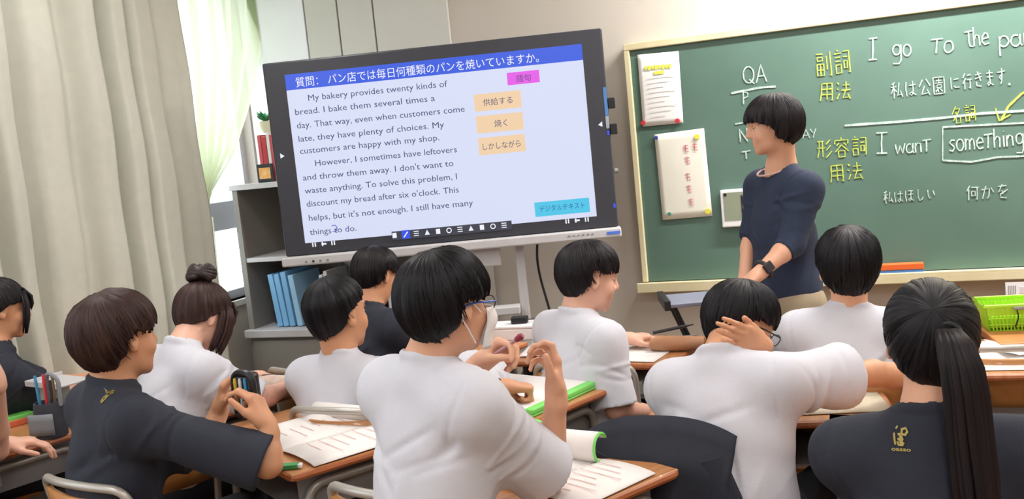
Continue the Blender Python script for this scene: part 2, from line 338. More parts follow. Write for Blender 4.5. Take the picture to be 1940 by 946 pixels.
# pen mark curl by the last word
MB().tube([(-.548+.014*math.cos(a),-.004,ZC-.345+.016*math.sin(a)) for a in np.linspace(2.4,-2.2,14)],.0022,6).build('pen_mark',emis('pen_blue','3F57C8',.9),scr)
# toolbar icons
plate('toolbar',-.275,.30,-.428,-.386,emis('toolbar_dark','4A4E60',.55),scr,-.0036)
for k in range(11):
    u=-.262+k*.0525
    if k==1: plate('pen_icon',u-.018,u+.022,-.425,-.385,emis('icon_blue','2F4FE0',1),scr,-.0046); MB().tube([(u-.008,-.006,ZC-.418),(u+.012,-.006,ZC-.393)],.003,6).build('icon',M_wink,scr); continue
    mb=MB()
    sh_=k%4
    if sh_==0: mb.box(u-.010,u+.010,-.0056,-.0046,ZC-.417,ZC-.393)
    elif sh_==1: mb.tube([(u+.011*math.cos(a),-.005,ZC-.405+.011*math.sin(a)) for a in np.linspace(0,6.28,13)[:-1]],.0025,6,closed=True)
    elif sh_==2:
        for z in (-.415,-.405,-.395): mb.box(u-.012,u+.012,-.0056,-.0046,ZC+z-.002,ZC+z+.002)
    else: mb.add([(u-.012,-.005,ZC-.416),(u+.012,-.005,ZC-.416),(u,-.005,ZC-.392)],[(0,1,2)])
    mb.build('icon',M_wink,scr,smooth=False)
for us in ((-.653,-.606,-.56),(.563,.609,.655)):
    for k,u in enumerate(us):
        mb=MB(); mb.box(u-.010,u-.004,-.0056,-.0046,ZC-.424,ZC-.404); mb.box(u+.002,u+.008,-.0056,-.0046,ZC-.424,ZC-.404) if k!=1 else mb.box(u-.012,u+.012,-.0056,-.0046,ZC-.418,ZC-.410); mb.build('icon',M_wink,scr,smooth=False)
MB().add([(-.765,-.002,ZC+.01),(-.745,-.002,ZC+.02),(-.765,-.002,ZC+.035)],[(0,1,2)]).build('arrow_icon',M_wink,scr,smooth=False)
MB().add([(.765,-.002,ZC+.01),(.745,-.002,ZC+.02),(.765,-.002,ZC+.035)],[(0,1,2)]).build('arrow_icon',M_wink,scr,smooth=False)
plate('blue_side_strip',.782,.797,.06,.19,emis('strip_blue','5E9AE0',.7),fr,-.0015); plate('grey_side_strip',.782,.797,.0,.058,mat('strip_grey','9AA3AF',.4),fr,-.0015)
for v in (-.02,-.03,-.36,-.37): plate('indicator_light',.784,.794,v,v+.008,emis('led_blue%g'%v,'2F55FF',1.2),fr,-.002)
bar=MB().box(-.815,.810,-.03,.05,ZC-.508,ZC-.462).build('lower_bar',M_greyp,tv,smooth=False,bevel=.008)
plate('blue_label',.742,.803,-.492,-.478,mat('label_blue','4B78D8',.5),bar,-.0325,.003)
for k in range(4): plate('button',-.70+k*.035,-.69+k*.035,-.495,-.485,M_black if k==1 else M_tray,bar,-.0325,.003)
for k in range(6): plate('button',.56+k*.022,.57+k*.022,-.484,-.479,M_tray,bar,-.0325,.003)
for z0,z1 in ((.09,.14),(-.03,.02)):  MB().box(.80,.832,-.005,.04,ZC+z0,ZC+z1).build('pen_clip',M_black,tv,smooth=False,bevel=.004)
MB().cyl((.805,.02,ZC-.2),(.82,.02,ZC-.2),.012).build('hook',M_tray,tv)
# stand
MB().box(-.17,.23,.03,.06,ZC-.60,ZC-.50).build('shelf_bracket',M_greyp,tv,smooth=False,bevel=.006)
for u in (-.32,.32):
    MB().box(u-.022,u+.022,.06,.11,.08,ZC+.1).build('post',M_greyp,tv,smooth=False,bevel=.006)
    MB().box(u-.025,u+.025,-.24,.36,.07,.11).build('foot',M_greyp,tv,smooth=False,bevel=.008)
    for y in (-.20,.32): MB().cyl((u-.015,y,.035),(u+.015,y,.035),.035).build('caster',M_black,tv)
MB().box(-.32,.32,.07,.10,.20,.25).build('cross_bar',M_greyp,tv,smooth=False,bevel=.005)
MB().box(-.3,.3,-.02,.06,.70,.74).build('stand_tray',M_greyp,tv,smooth=False,bevel=.006)
# cable
pts=[W(1018,458,4.6),W(1017,490,4.6),W(1023,525,4.62),W(1033,560,4.62),W(1042,590,4.62),W(1052,640,4.62)]; e=WZ(1060,900,.02); pts.append((e*0+[W(1056,700,4.62)[0],W(1056,700,4.62)[1],.3])); pts.append(np.array([pts[-1][0],pts[-1][1]+.05,.008]))
tag(MB().tube(bend(pts,.05),.006,8).build('power_cable',M_cable,None),'black power cable hanging down from the display','cable')
# ---------------------------------------------------------------- blackboard
BY=4.72
bd=thing('blackboard','long green chalkboard with cream frame and English sentences in chalk','blackboard',(.7,BY,.76))
bx0,bx1,bz0,bz1=-1.085-.7,2.5-.7,.735-.76,1.912-.76
MB().box(bx0,bx1,.02,.06,bz0,bz1).build('board_surface',M_board,bd,smooth=False)
MB().box(bx0-.028,bx1+.028,0,.075,bz1,bz1+.034).build('frame_rail',M_cream,bd,smooth=False,bevel=.004)
MB().box(bx0-.028,bx0,0,.075,bz0,bz1).build('frame_rail',M_cream,bd,smooth=False,bevel=.004)
MB().box(bx1,bx1+.028,0,.075,bz0,bz1).build('frame_rail',M_cream,bd,smooth=False,bevel=.004)
MB().box(bx0-.045,bx1+.045,-.065,.075,bz0-.045,bz0-.004).box(bx0-.045,bx1+.045,-.065,-.055,bz0-.01,bz0+.006).build('chalk_tray',M_cream,bd,smooth=False,bevel=.004)
def BP(px,py): 
    p=WY(px,py,BY+.018); return np.array([p[0]-.7,.0185,p[2]-.76])
def arc(cx,cy,rx,ry,a0,a1,n=14): return [(cx+rx*math.cos(math.radians(a0+(a1-a0)*k/n)),cy+ry*math.sin(math.radians(a0+(a1-a0)*k/n))) for k in range(n+1)]
G={ 'I':(.5,[[(.25,0),(.25,1)],[(.02,1),(.5,1)],[(.02,0),(.48,0)]]),
 'g':(.55,[arc(.25,.36,.2,.26,30,390),[(.46,.62),(.47,.2),(.47,-.2),(.38,-.38),(.05,-.36)]]),
 'o':(.5,[arc(.24,.3,.2,.3,80,440)]), 't':(.45,[[(.22,.85),(.2,.25),(.26,.03),(.42,0)],[(.0,.78),(.45,.8)]]),
 'T':(.5,[[(.22,.7),(.2,.0)],[(-.02,.7),(.48,.74)]]),
 'h':(.5,[[(.05,1),(.05,0)],[(.05,.35),(.2,.58),(.36,.5),(.38,0)]]), 'e':(.48,[[(.03,.3),(.4,.34),(.36,.54),(.2,.6),(.05,.42),(.04,.18),(.18,.0),(.42,.06)]]),
 'p':(.5,[[(.05,.6),(.05,-.4)],arc(.24,.33,.19,.27,150,-150)]), 'a':(.52,[arc(.22,.28,.19,.28,60,400),[(.42,.58),(.41,.1),(.48,0)]]),
 'r':(.38,[[(.05,.6),(.05,0)],[(.05,.35),(.16,.56),(.34,.56)]]), 'k':(.4,[[(.05,1),(.05,0)],[(.35,.6),(.08,.3),(.38,0)]]),
 'w':(.62,[[(.0,.6),(.13,0),(.28,.5),(.42,0),(.58,.62)]]), 'n':(.5,[[(.05,.6),(.05,0)],[(.05,.35),(.2,.6),(.36,.5),(.38,0)]]),
 's':(.42,[[(.36,.55),(.18,.6),(.06,.46),(.2,.32),(.34,.18),(.22,.0),(.02,.05)]]), 'm':(.66,[[(.05,.6),(.05,0)],[(.05,.4),(.16,.58),(.28,.5),(.29,0)],[(.29,.4),(.42,.58),(.53,.5),(.55,0)]]),
 'i':(.22,[[(.1,.6),(.1,0)],[(.1,.78),(.11,.82)]]), 'Q':(.72,[arc(.32,.5,.28,.46,80,440),[(.35,.25),(.62,-.05)]]), 'A':(.62,[[(.0,0),(.28,1),(.55,0)],[(.1,.36),(.46,.38)]]),
 'P':(.5,[[(.05,1),(.03,0)],[(.05,1),(.35,.9),(.36,.6),(.05,.48)]]), 'N':(.6,[[(.03,0),(.03,1),(.48,0),(.5,1)]]), 'Y':(.5,[[(0,1),(.22,.5)],[(.46,1),(.18,0)]]), ' ':(.45,[]) }
def K(s): # kanji strokes: "x,y x,y;..." on a ten grid, y down
    return (1.08,[[(float(a.split(',')[0])/10,1-float(a.split(',')[1])/10) for a in st.split()] for st in s.split(';')])
J={'副':K('1,1 5,1;1.5,2.2 4.5,2.2 4.5,3.6 1.5,3.6 1.5,2.2;1,4.8 5,4.8 5,9 1,9 1,4.8;3,4.8 3,9;1,6.9 5,6.9;7,2 7,7;9.2,.5 9.2,9.5 8.4,9'),
'詞':K('2.4,.3 3,1;.8,1.8 5,1.8;1.4,3.2 4.4,3.2;1.4,4.6 4.4,4.6;1.4,6 4.4,6 4.4,9 1.4,9 1.4,6;5.8,1.2 9.4,1.2 9.4,9.2 8.6,8.8;6,3.2 8.4,3.2;6.2,4.8 8.2,4.8 8.2,7.4 6.2,7.4 6.2,4.8'),
'用':K('1.8,1 1.6,6 .8,9.5;1.8,1 8.5,1 8.5,9.5 7.6,9;1.8,3.8 8.5,3.8;1.8,6.4 8.5,6.4;5.1,1 5.1,9'),
'法':K('1,1 2.2,2;.6,3.8 1.8,4.6;.8,9 2.4,6.4;4.2,2.4 8.8,2.4;6.5,.6 6.5,4.8;3.6,4.8 9.4,4.8;6.2,4.8 4.4,8.6 8.6,8.2;7.6,6.6 9.2,9.2'),
'形':K('.6,1.4 5,1.4;.4,4.6 5.4,4.6;1.8,1.4 1.7,6 .6,9;3.9,1.4 3.9,9;9,.8 6.2,3;9.2,3.6 6.2,6;9.6,6.4 5.8,9.4'),
'容':K('5,.2 5,1.4;1,1.6 .8,3.2;1,1.6 9.2,1.6 8.8,3.2;3.6,2.8 2,4.2;6.2,2.8 8,4.2;5,3.8 1,7;5,3.8 9.4,7;3,6.6 7,6.6 7,9.4 3,9.4 3,6.6'),
'名':K('4.4,.4 1.2,4.4;4,1.8 7.8,1.8 5.6,5 1.6,8;4,3.6 5,4.8;4,6 8,6 8,9.4 4,9.4 4,6'),
'私':K('3.8,.6 1.4,1.8;.6,3.2 5,3.2;2.8,1.4 2.8,9.4;2.6,3.6 .6,6.8;3,4 4.8,6;7,1.2 5.8,7.8 9,7.2;8,5.4 9.6,8.8'),
'は':K('1.6,1.4 1.2,5 1.8,9;3.8,3.2 9.2,3;6.8,1 6.8,7.6 5.4,8.8 4,7.8 5.4,6.8 9,8.6'),
'公':K('3.8,1 1,4.6;6.2,.8 9.4,4.6;5,4.4 2.6,8.8 7.8,8.2;6.8,6.4 8.8,9.4'),
'園':K('1,.8 9.2,.8 9.2,9.4 1,9.4 1,.8;3,2.4 7.2,2.4;5.1,1.4 5.1,3.8;2.4,3.8 8,3.8;3.6,4.8 6.8,4.8 6.8,6.2 3.6,6.2 3.6,4.8;5,6.2 2.6,8.4;4.6,6.8 4.6,8.6;5.6,6.6 7.8,8.4'),
'に':K('1.8,1.2 1.2,5 1.8,9;4.4,3 8.6,2.8;4.2,7 5,8.2 9,8'),'行':K('3.4,.6 1,3;3.6,3.2 .8,6.2;2.4,5 2.4,9.4;5,1.8 9,1.8;4.6,4.4 9.6,4.4;7.6,4.4 7.6,9.2 6.6,8.6'),
'き':K('2,2.4 8,1.8;1.8,4.4 8.4,3.6;4.4,.6 7.2,6;2.6,6.4 3,8.4 7.4,9'),'ま':K('2,2.2 8,2.2;2,4.4 8,4.4;5,.6 5,8 3.4,9 2.4,8 3.8,7 8,9'),
'す':K('1,2.6 9,2.4;5.6,.6 5.6,5.8 4.4,6.6 3.6,5.4 4.6,4.4 5.6,5.4 5.4,7.6 3.8,9.4'),'ほ':K('1.6,1.4 1.2,5 1.8,9;4,1.6 9,1.6;4,4.2 9.2,4;6.8,1.6 6.8,7.6 5.4,8.8 4,7.8 5.4,6.8 9,8.6'),
'し':K('3,1 2.8,7 4,9 6.6,8.4 8,6.6'),'い':K('2,2 2,6.4 3.4,8.4 4.2,7;7,2.6 8.4,6'),'何':K('3,.6 .8,4;2.2,2.8 2.2,9.4;4,1.8 9.6,1.8;8.4,1.8 8.4,9.2 7.4,8.8;4.4,4 6.8,4 6.8,6.8 4.4,6.8 4.4,4'),
'か':K('1,3.4 6.4,2.8 6,7.4 4.8,8.8;4,1 1.4,8.8;7.4,2.2 9.2,5'),'を':K('1.8,2 7.8,1.6;5,.6 2,5.4 4.6,4.2 5.6,6.6;8.6,3.8 3.6,6.6 3.8,8.6 8,9'),'。':K('1,8 2.4,8 2.4,9.4 1,9.4 1,8')}
def ribbon(mb,pts,w):
    P=[np.array(p) for p in pts]; L=[];R_=[]
    for i,p in enumerate(P):
        a=P[max(i-1,0)]; b=P[min(i+1,len(P)-1)]; d=b-a; n=np.array([-d[1],d[0]]); n=n/(np.linalg.norm(n)+1e-9)*w*.40*(.85+.3*random.random()); L.append(p+n); R_.append(p-n)
    v=[(q[0],0.0165-.0004*random.random(),q[1]) for q in L]+[(q[0],.0165,q[1]) for q in R_]; k=len(P)
    v+= [(a,b+.0025,c) for a,b,c in v]
    f=[(i,i+1,k+i+1,k+i) for i in range(k-1)]+[(2*k+i,3*k+i,3*k+i+1,2*k+i+1) for i in range(k-1)]+[(i,2*k+i,2*k+i+1,i+1) for i in range(k-1)]+[(k+i,k+i+1,3*k+i+1,3*k+i) for i in range(k-1)]
    mb.add(v,f)
def write(mb,s,p0,p1,h,w=.0075,tab=G):
    """chalk string from board point p0 to p1 (pixel positions of baseline ends), height h in metres"""
    a=BP(*p0);b=BP(*p1); a2=np.array([a[0],a[2]]);b2=np.array([b[0],b[2]]); tot=sum(tab[c][0] for c in s); d=(b2-a2); kx=np.linalg.norm(d)/tot; d=d/np.linalg.norm(d); up=np.array([-d[1],d[0]]); x=0
    for c in s:
        wd,st=tab[c]
        for q in st:
            # resample for a hand-drawn look
            pts=[]
            for (x0,y0),(x1,y1) in zip(q,q[1:]):
                n=max(1,int(math.hypot(x1-x0,y1-y0)/.25)); pts+=[(x0+(x1-x0)*k/n,y0+(y1-y0)*k/n) for k in range(n)]
            pts.append(q[-1])
            ribbon(mb,[a2+d*(x+px*1.0)*kx+up*(py*h)+RNG.normal(0,.0006,2) for px,py in pts],w)
        x+=wd
def chalk(col):
    return MB()
mb=MB(); write(mb,'I',(1645,113),(1662,112),.095,.009); mb.build('white_chalk_writing',M_chalk,bd,smooth=False)
mb=MB(); write(mb,'go',(1690,108),(1728,105),.085); mb.build('white_chalk_writing',M_chalk,bd,smooth=False)
mb=MB(); write(mb,'To',(1765,101),(1808,99),.085); mb.build('white_chalk_writing',M_chalk,bd,smooth=False)
mb=MB(); write(mb,'the',(1830,90),(1876,83),.085); mb.build('white_chalk_writing',M_chalk,bd,smooth=False)
mb=MB(); write(mb,'park',(1892,92),(1975,80),.085); mb.build('white_chalk_writing',M_chalk,bd,smooth=False)
mb=MB(); write(mb,'私は公園',(1688,190),(1794,178),.085,.0055,J); mb.build('white_chalk_writing',M_chalk,bd,smooth=False)
mb=MB(); write(mb,'に',(1800,173),(1822,170),.07,.0055,J); mb.build('white_chalk_writing',M_chalk,bd,smooth=False)
mb=MB(); write(mb,'行きます',(1824,172),(1910,160),.08,.0055,J); mb.build('white_chalk_writing',M_chalk,bd,smooth=False)
mb=MB(); write(mb,'。',(1910,163),(1926,161),.06,.005,J); mb.build('white_chalk_writing',M_chalk,bd,smooth=False)
mb=MB(); write(mb,'I',(1660,291),(1682,290),.095,.009); mb.build('white_chalk_writing',M_chalk,bd,smooth=False)
mb=MB(); write(mb,'wanT',(1697,292),(1765,287),.075); mb.build('white_chalk_writing',M_chalk,bd,smooth=False)
mb=MB(); write(mb,'someThing',(1798,287),(1942,275),.085); mb.build('white_chalk_writing',M_chalk,bd,smooth=False)
mb=MB(); write(mb,'私はほしい',(1674,388),(1776,380),.065,.005,J); mb.build('white_chalk_writing',M_chalk,bd,smooth=False)
mb=MB(); write(mb,'何かを',(1830,382),(1915,378),.075,.0055,J); mb.build('white_chalk_writing',M_chalk,bd,smooth=False)
mb=MB(); write(mb,'QA',(1408,160),(1455,155),.085); mb.build('white_chalk_writing',M_chalk,bd,smooth=False)
mb=MB(); write(mb,'P',(1408,198),(1421,197),.06); mb.build('white_chalk_writing',M_chalk,bd,smooth=False)
mb=MB(); write(mb,'N',(1402,270),(1420,268),.065); mb.build('white_chalk_writing',M_chalk,bd,smooth=False)
mb=MB(); write(mb,'AY',(1521,263),(1548,260),.042,.005); mb.build('white_chalk_writing',M_chalk,bd,smooth=False)
mb=MB(); write(mb,'T',(1407,302),(1424,300),.05); mb.build('white_chalk_writing',M_chalk,bd,smooth=False)
def line(mb,pts,w):
    q=[]; P=[BP(*p)[[0,2]] for p in pts]
    for a,b in zip(P,P[1:]): q+=[a+(b-a)*t for t in np.linspace(0,1,8)[:-1]]
    q.append(P[-1]); ribbon(mb,q,w)
mb=MB(); line(mb,[(1385,177),(1440,166),(1470,164)],.012); mb.build('white_chalk_line',M_chalk,bd,smooth=False)
mb=MB(); line(mb,[(1393,235),(1420,231)],.008); mb.build('white_chalk_line',M_chalk,bd,smooth=False)
mb=MB(); line(mb,[(1600,238),(1700,231),(1790,223),(1860,215),(1940,210),(2100,198)],.014); mb.build('white_chalk_line',M_chalk,bd,smooth=False)
mb=MB(); line(mb,[(1786,241),(1786,304)],.006); mb.build('white_chalk_line',M_chalk,bd,smooth=False)
mb=MB(); line(mb,[(1786,241),(1860,237),(1940,233),(2000,230)],.010); mb.build('white_chalk_line',M_chalk,bd,smooth=False)
mb=MB(); line(mb,[(1786,304),(1840,307),(1890,298),(1940,296),(2000,294)],.010); mb.build('white_chalk_line',M_chalk,bd,smooth=False)
mb=MB(); write(mb,'副詞',(1547,150),(1616,140),.125,.0065,J); mb.build('yellow_chalk_writing',M_ychalk,bd,smooth=False)
mb=MB(); write(mb,'用法',(1552,194),(1616,190),.095,.0065,J); mb.build('yellow_chalk_writing',M_ychalk,bd,smooth=False)
mb=MB(); write(mb,'形容詞',(1548,303),(1646,296),.10,.0065,J); mb.build('yellow_chalk_writing',M_ychalk,bd,smooth=False)
mb=MB(); write(mb,'用法',(1572,348),(1640,341),.092,.0065,J); mb.build('yellow_chalk_writing',M_ychalk,bd,smooth=False)
mb=MB(); write(mb,'名詞',(1803,237),(1852,231),.085,.0055,J); mb.build('yellow_chalk_writing',M_ychalk,bd,smooth=False)
mb=MB(); line(mb,[(1960,165),(1935,178),(1910,202),(1897,228)],.012); mb.build('yellow_chalk_line',M_ychalk,bd,smooth=False)
mb=MB(); line(mb,[(1886,205),(1893,229),(1915,217)],.008); mb.build('yellow_chalk_line',M_ychalk,bd,smooth=False)

# papers on the board
def bpaper(name,label,q,m,mag):
    P=[BP(*p) for p in q]; c=sum(P)/4; t=thing(name,label,'paper',(c[0]+.7,BY+.014,c[2]+.76))
    def fn(u,v):
        p=(P[0]*(1-u)+P[1]*u)*(1-v)+(P[3]*(1-u)+P[2]*u)*v; return (p[0]-c[0],-.002-.004*math.sin(u*math.pi)*math.sin(v*2.8),p[2]-c[2])
    MB().grid(fn,10,12).build('sheet',m,t,smooth='all',solid=.001)
    for (px,py),mm,r in mag:
        p=BP(px,py); mb=MB(); x,z=p[0]-c[0],p[2]-c[2]; mb.cyl((x,-.012,z),(x,-.003,z),r,14); mb.build('magnet',mm,t)
    return t,c
M_hl=mat('highlighter_yellow','DDE35A',.7); M_pen=mat('pink_marker','D98A98',.7); M_grayink=mat('faint_grey_ink','C4C4C8',.8)
t,c=bpaper('notice_paper','white notice with yellow highlighted heading, upper of the two papers on the board','(1208,104) (1288,98) (1295,234) (1220,240)' and [(1208,104),(1286,97),(1295,233),(1219,240)],M_paper,[((1219,233),M_red,.011),((1284,229),M_red,.012)])
def ppt(px,py,c,y=-.0085): p=BP(px,py); return (p[0]-c[0],y,p[2]-c[2])
mb=MB()
for k in range(8):
    x=1222+k*6.5; a=ppt(x,128-.1*(k*6),c); mb.box(a[0],a[0]+.013,-.0085,-.0075,a[2]-.012*(1+.3*(k%2)),a[2]+.006)
a=ppt(1240,139,c); mb.box(a[0],a[0]+.05,-.0085,-.0075,a[2]-.008,a[2]+.008)
mb.build('highlighted_heading',M_hl,t,smooth=False)
mb=MB()
for r in range(9):
    a=ppt(1226+r*.8,150+r*9,c); mb.box(a[0],a[0]+.14-.03*(r%3),-.0078,-.0072,a[2]-.001,a[2]+.001)
mb.build('faint_text_lines',M_grayink,t,smooth=False)
t,c=bpaper('notice_paper','tall cream paper with a column of pink marks, lower of the two on the board',[(1240,255),(1334,243),(1350,409),(1256,417)],M_paper2,[((1244,261),M_blue,.009),((1321,259),M_yel,.013),((1342,400),M_yel,.014),((1269,405),M_green,.009)])
for k,(x,y) in enumerate(((1300,281),(1317,278),(1303,303),(1304,334),(1306,357),(1310,382))):
    a=ppt(x,y,c); mb=MB()
    mb.box(a[0]-.012,a[0]+.012,-.0085,-.0075,a[2]+.010,a[2]+.0135).box(a[0]-.010,a[0]+.013,-.0085,-.0075,a[2]-.004,a[2]-.0005).box(a[0]-.003,a[0]+.001,-.0087,-.0077,a[2]-.020,a[2]+.018).box(a[0]+.004+.002*(k%2),a[0]+.013,-.0085,-.0075,a[2]-.018,a[2]-.0145)
    mb.build('marker_sign',mat('red_marker','C8606E',.7) if k in(0,1) else M_pen,t,smooth=False)
# white framed timer
p=BP(1365,360); q=BP(1445,426); ti=thing('board_timer','white framed timer with grey green display stuck on the chalkboard','timer',((p[0]+q[0])/2+.7,BY+.018,(p[2]+q[2])/2+.76)); hw=(q[0]-p[0])/2; hh=(p[2]-q[2])/2
MB().box(-hw,hw,-.03,-.001,-hh,hh).build('timer_body',M_whitep,ti,smooth=False,bevel=.006)
MB().box(-hw+.015,hw-.03,-.032,-.029,-hh+.034,hh-.014).build('timer_screen',mat('olive_lcd','8F9782',.25),ti,smooth=False)
MB().box(-hw+.018,-hw+.032,-.034,-.031,hh-.03,hh-.018).box(-hw+.100,-hw+.106,-.034,-.031,-hh+.05,hh-.03).box(-hw+.118,-hw+.124,-.034,-.031,-hh+.05,hh-.03).build('timer_digits',M_black,ti,smooth=False)
# chalk box on the tray
cbx=thing('chalk_box','flat orange and blue box lying on the chalk tray','box',(.13,BY-.03,.731))
MB().box(-.10,.085,-.025,.02,0,.022).build('box_bottom',M_bluebox,cbx,smooth=False,bevel=.002); MB().box(-.102,.087,-.027,.022,.022,.05).build('box_lid',M_orange,cbx,smooth=False,bevel=.003)
cc=thing('name_card','white card with grey bars hanging below the chalk tray at the right edge','card',(.61,BY-.07,.64))
MB().box(-.065,.12,-.002,0,-.035,.04).build('card',M_whitep,cc,smooth=False)
mb=MB()
for k in range(5): mb.box(-.055+k*.007,-.052+k*.007,-.003,-.002,-.02,.025)
mb.build('grey_bars',M_tray,cc,smooth=False); MB().box(-.01,.11,-.003,-.002,-.012,.018).build('card_text_strip',mat('pale_pink_print','D8CFD2',.6),cc,smooth=False)
# ================================================================ school furniture
def make_desk():
    t=thing('school_desk','school desk','desk')
    MB().box(-.325,.325,-.225,.225,.682,.700).build('desktop',M_desktop,t,smooth=False,bevel=.003)
    MB().tube(bend([(-.322,-.222,.689),(.322,-.222,.689),(.322,.222,.689),(-.322,.222,.689),(-.322,-.222,.689)],.02),.0105,8).build('edge_band',M_edge,t)
    mb=MB(); mb.box(-.27,.27,-.19,.18,.565,.568).box(-.27,-.267,-.19,.18,.568,.68).box(.267,.27,-.19,.18,.568,.68).box(-.27,.27,.177,.18,.568,.68)
    mb.build('book_tray',M_tray,t,smooth=False)
    for s in (-1,1):
        MB().tube(bend([(s*.285,-.19,.015),(s*.285,-.17,.645),(s*.285,.17,.645),(s*.285,.19,.015)],.06),.0125,10).build('leg_frame',M_tube,t)
        MB().tube([(s*.285,-.235,.0125),(s*.285,.235,.0125)],.0125,10).build('foot_rail',M_tube,t)
    MB().tube([(-.285,.16,.18),(.285,.16,.18)],.011,8).build('stretcher',M_tube,t)
    MB().tube([(-.27,-.17,.58),(-.27,-.17,.68)],.004,6).tube([(.29,-.10,.62),(.315,-.10,.60),(.315,-.10,.63)],.004,6).build('bag_hook',M_chrome,t)
    return t
def make_chair():
    t=thing('school_chair','school chair','chair')
    MB().grid(lambda u,v:((u-.5)*.38*(1-.03*math.sin(v*math.pi)),(v-.5)*.37,.425-.012*math.sin(u*math.pi)*math.sin(v*math.pi)+.0*v),12,10).build('seat',M_ply,t,smooth='all',solid=.011)
    MB().grid(lambda u,v:((u-.5)*.335,-.215-.035*math.sin(u*math.pi)-.02*v,.565+.155*v),14,4).build('backrest',M_ply,t,smooth='all',solid=.012)
    for s in (-1,1):
        MB().tube(bend([(s*.165,.17,.012),(s*.165,.155,.405),(s*.165,-.17,.405)],.05),.0105,10).build('leg',M_tube,t)
        MB().tube(bend([(s*.165,-.21,.012),(s*.165,-.15,.405)],.03),.0105,10).build('leg',M_tube,t)
        MB().tube([(s*.165,-.20,.10),(s*.165,.165,.10)],.008,8).build('side_stretcher',M_tube,t)
    MB().tube(bend([(-.165,-.165,.40),(-.178,-.235,.745),(-.06,-.272,.755),(.06,-.272,.755),(.178,-.235,.745),(.165,-.165,.40)],.05,6),.0115,10).build('back_frame',M_chrome,t)
    return t
desk0=make_desk(); chair0=make_chair(); used={'d':False,'c':False}
def desk(x,y,rz,label,z=0):
    if not used['d']: used['d']=True; desk0.location=(x,y,0); desk0.rotation_euler.z=rz; desk0['label']=label; desk0['group']='school desks'; return desk0
    return dup(desk0,(x,y,0),rz,label,'school desks')
def chair(x,y,rz,label):
    if not used['c']: used['c']=True; chair0.location=(x,y,0); chair0.rotation_euler.z=rz; chair0['label']=label; chair0['group']='school chairs'; return chair0
    return dup(chair0,(x,y,0),rz,label,'school chairs')
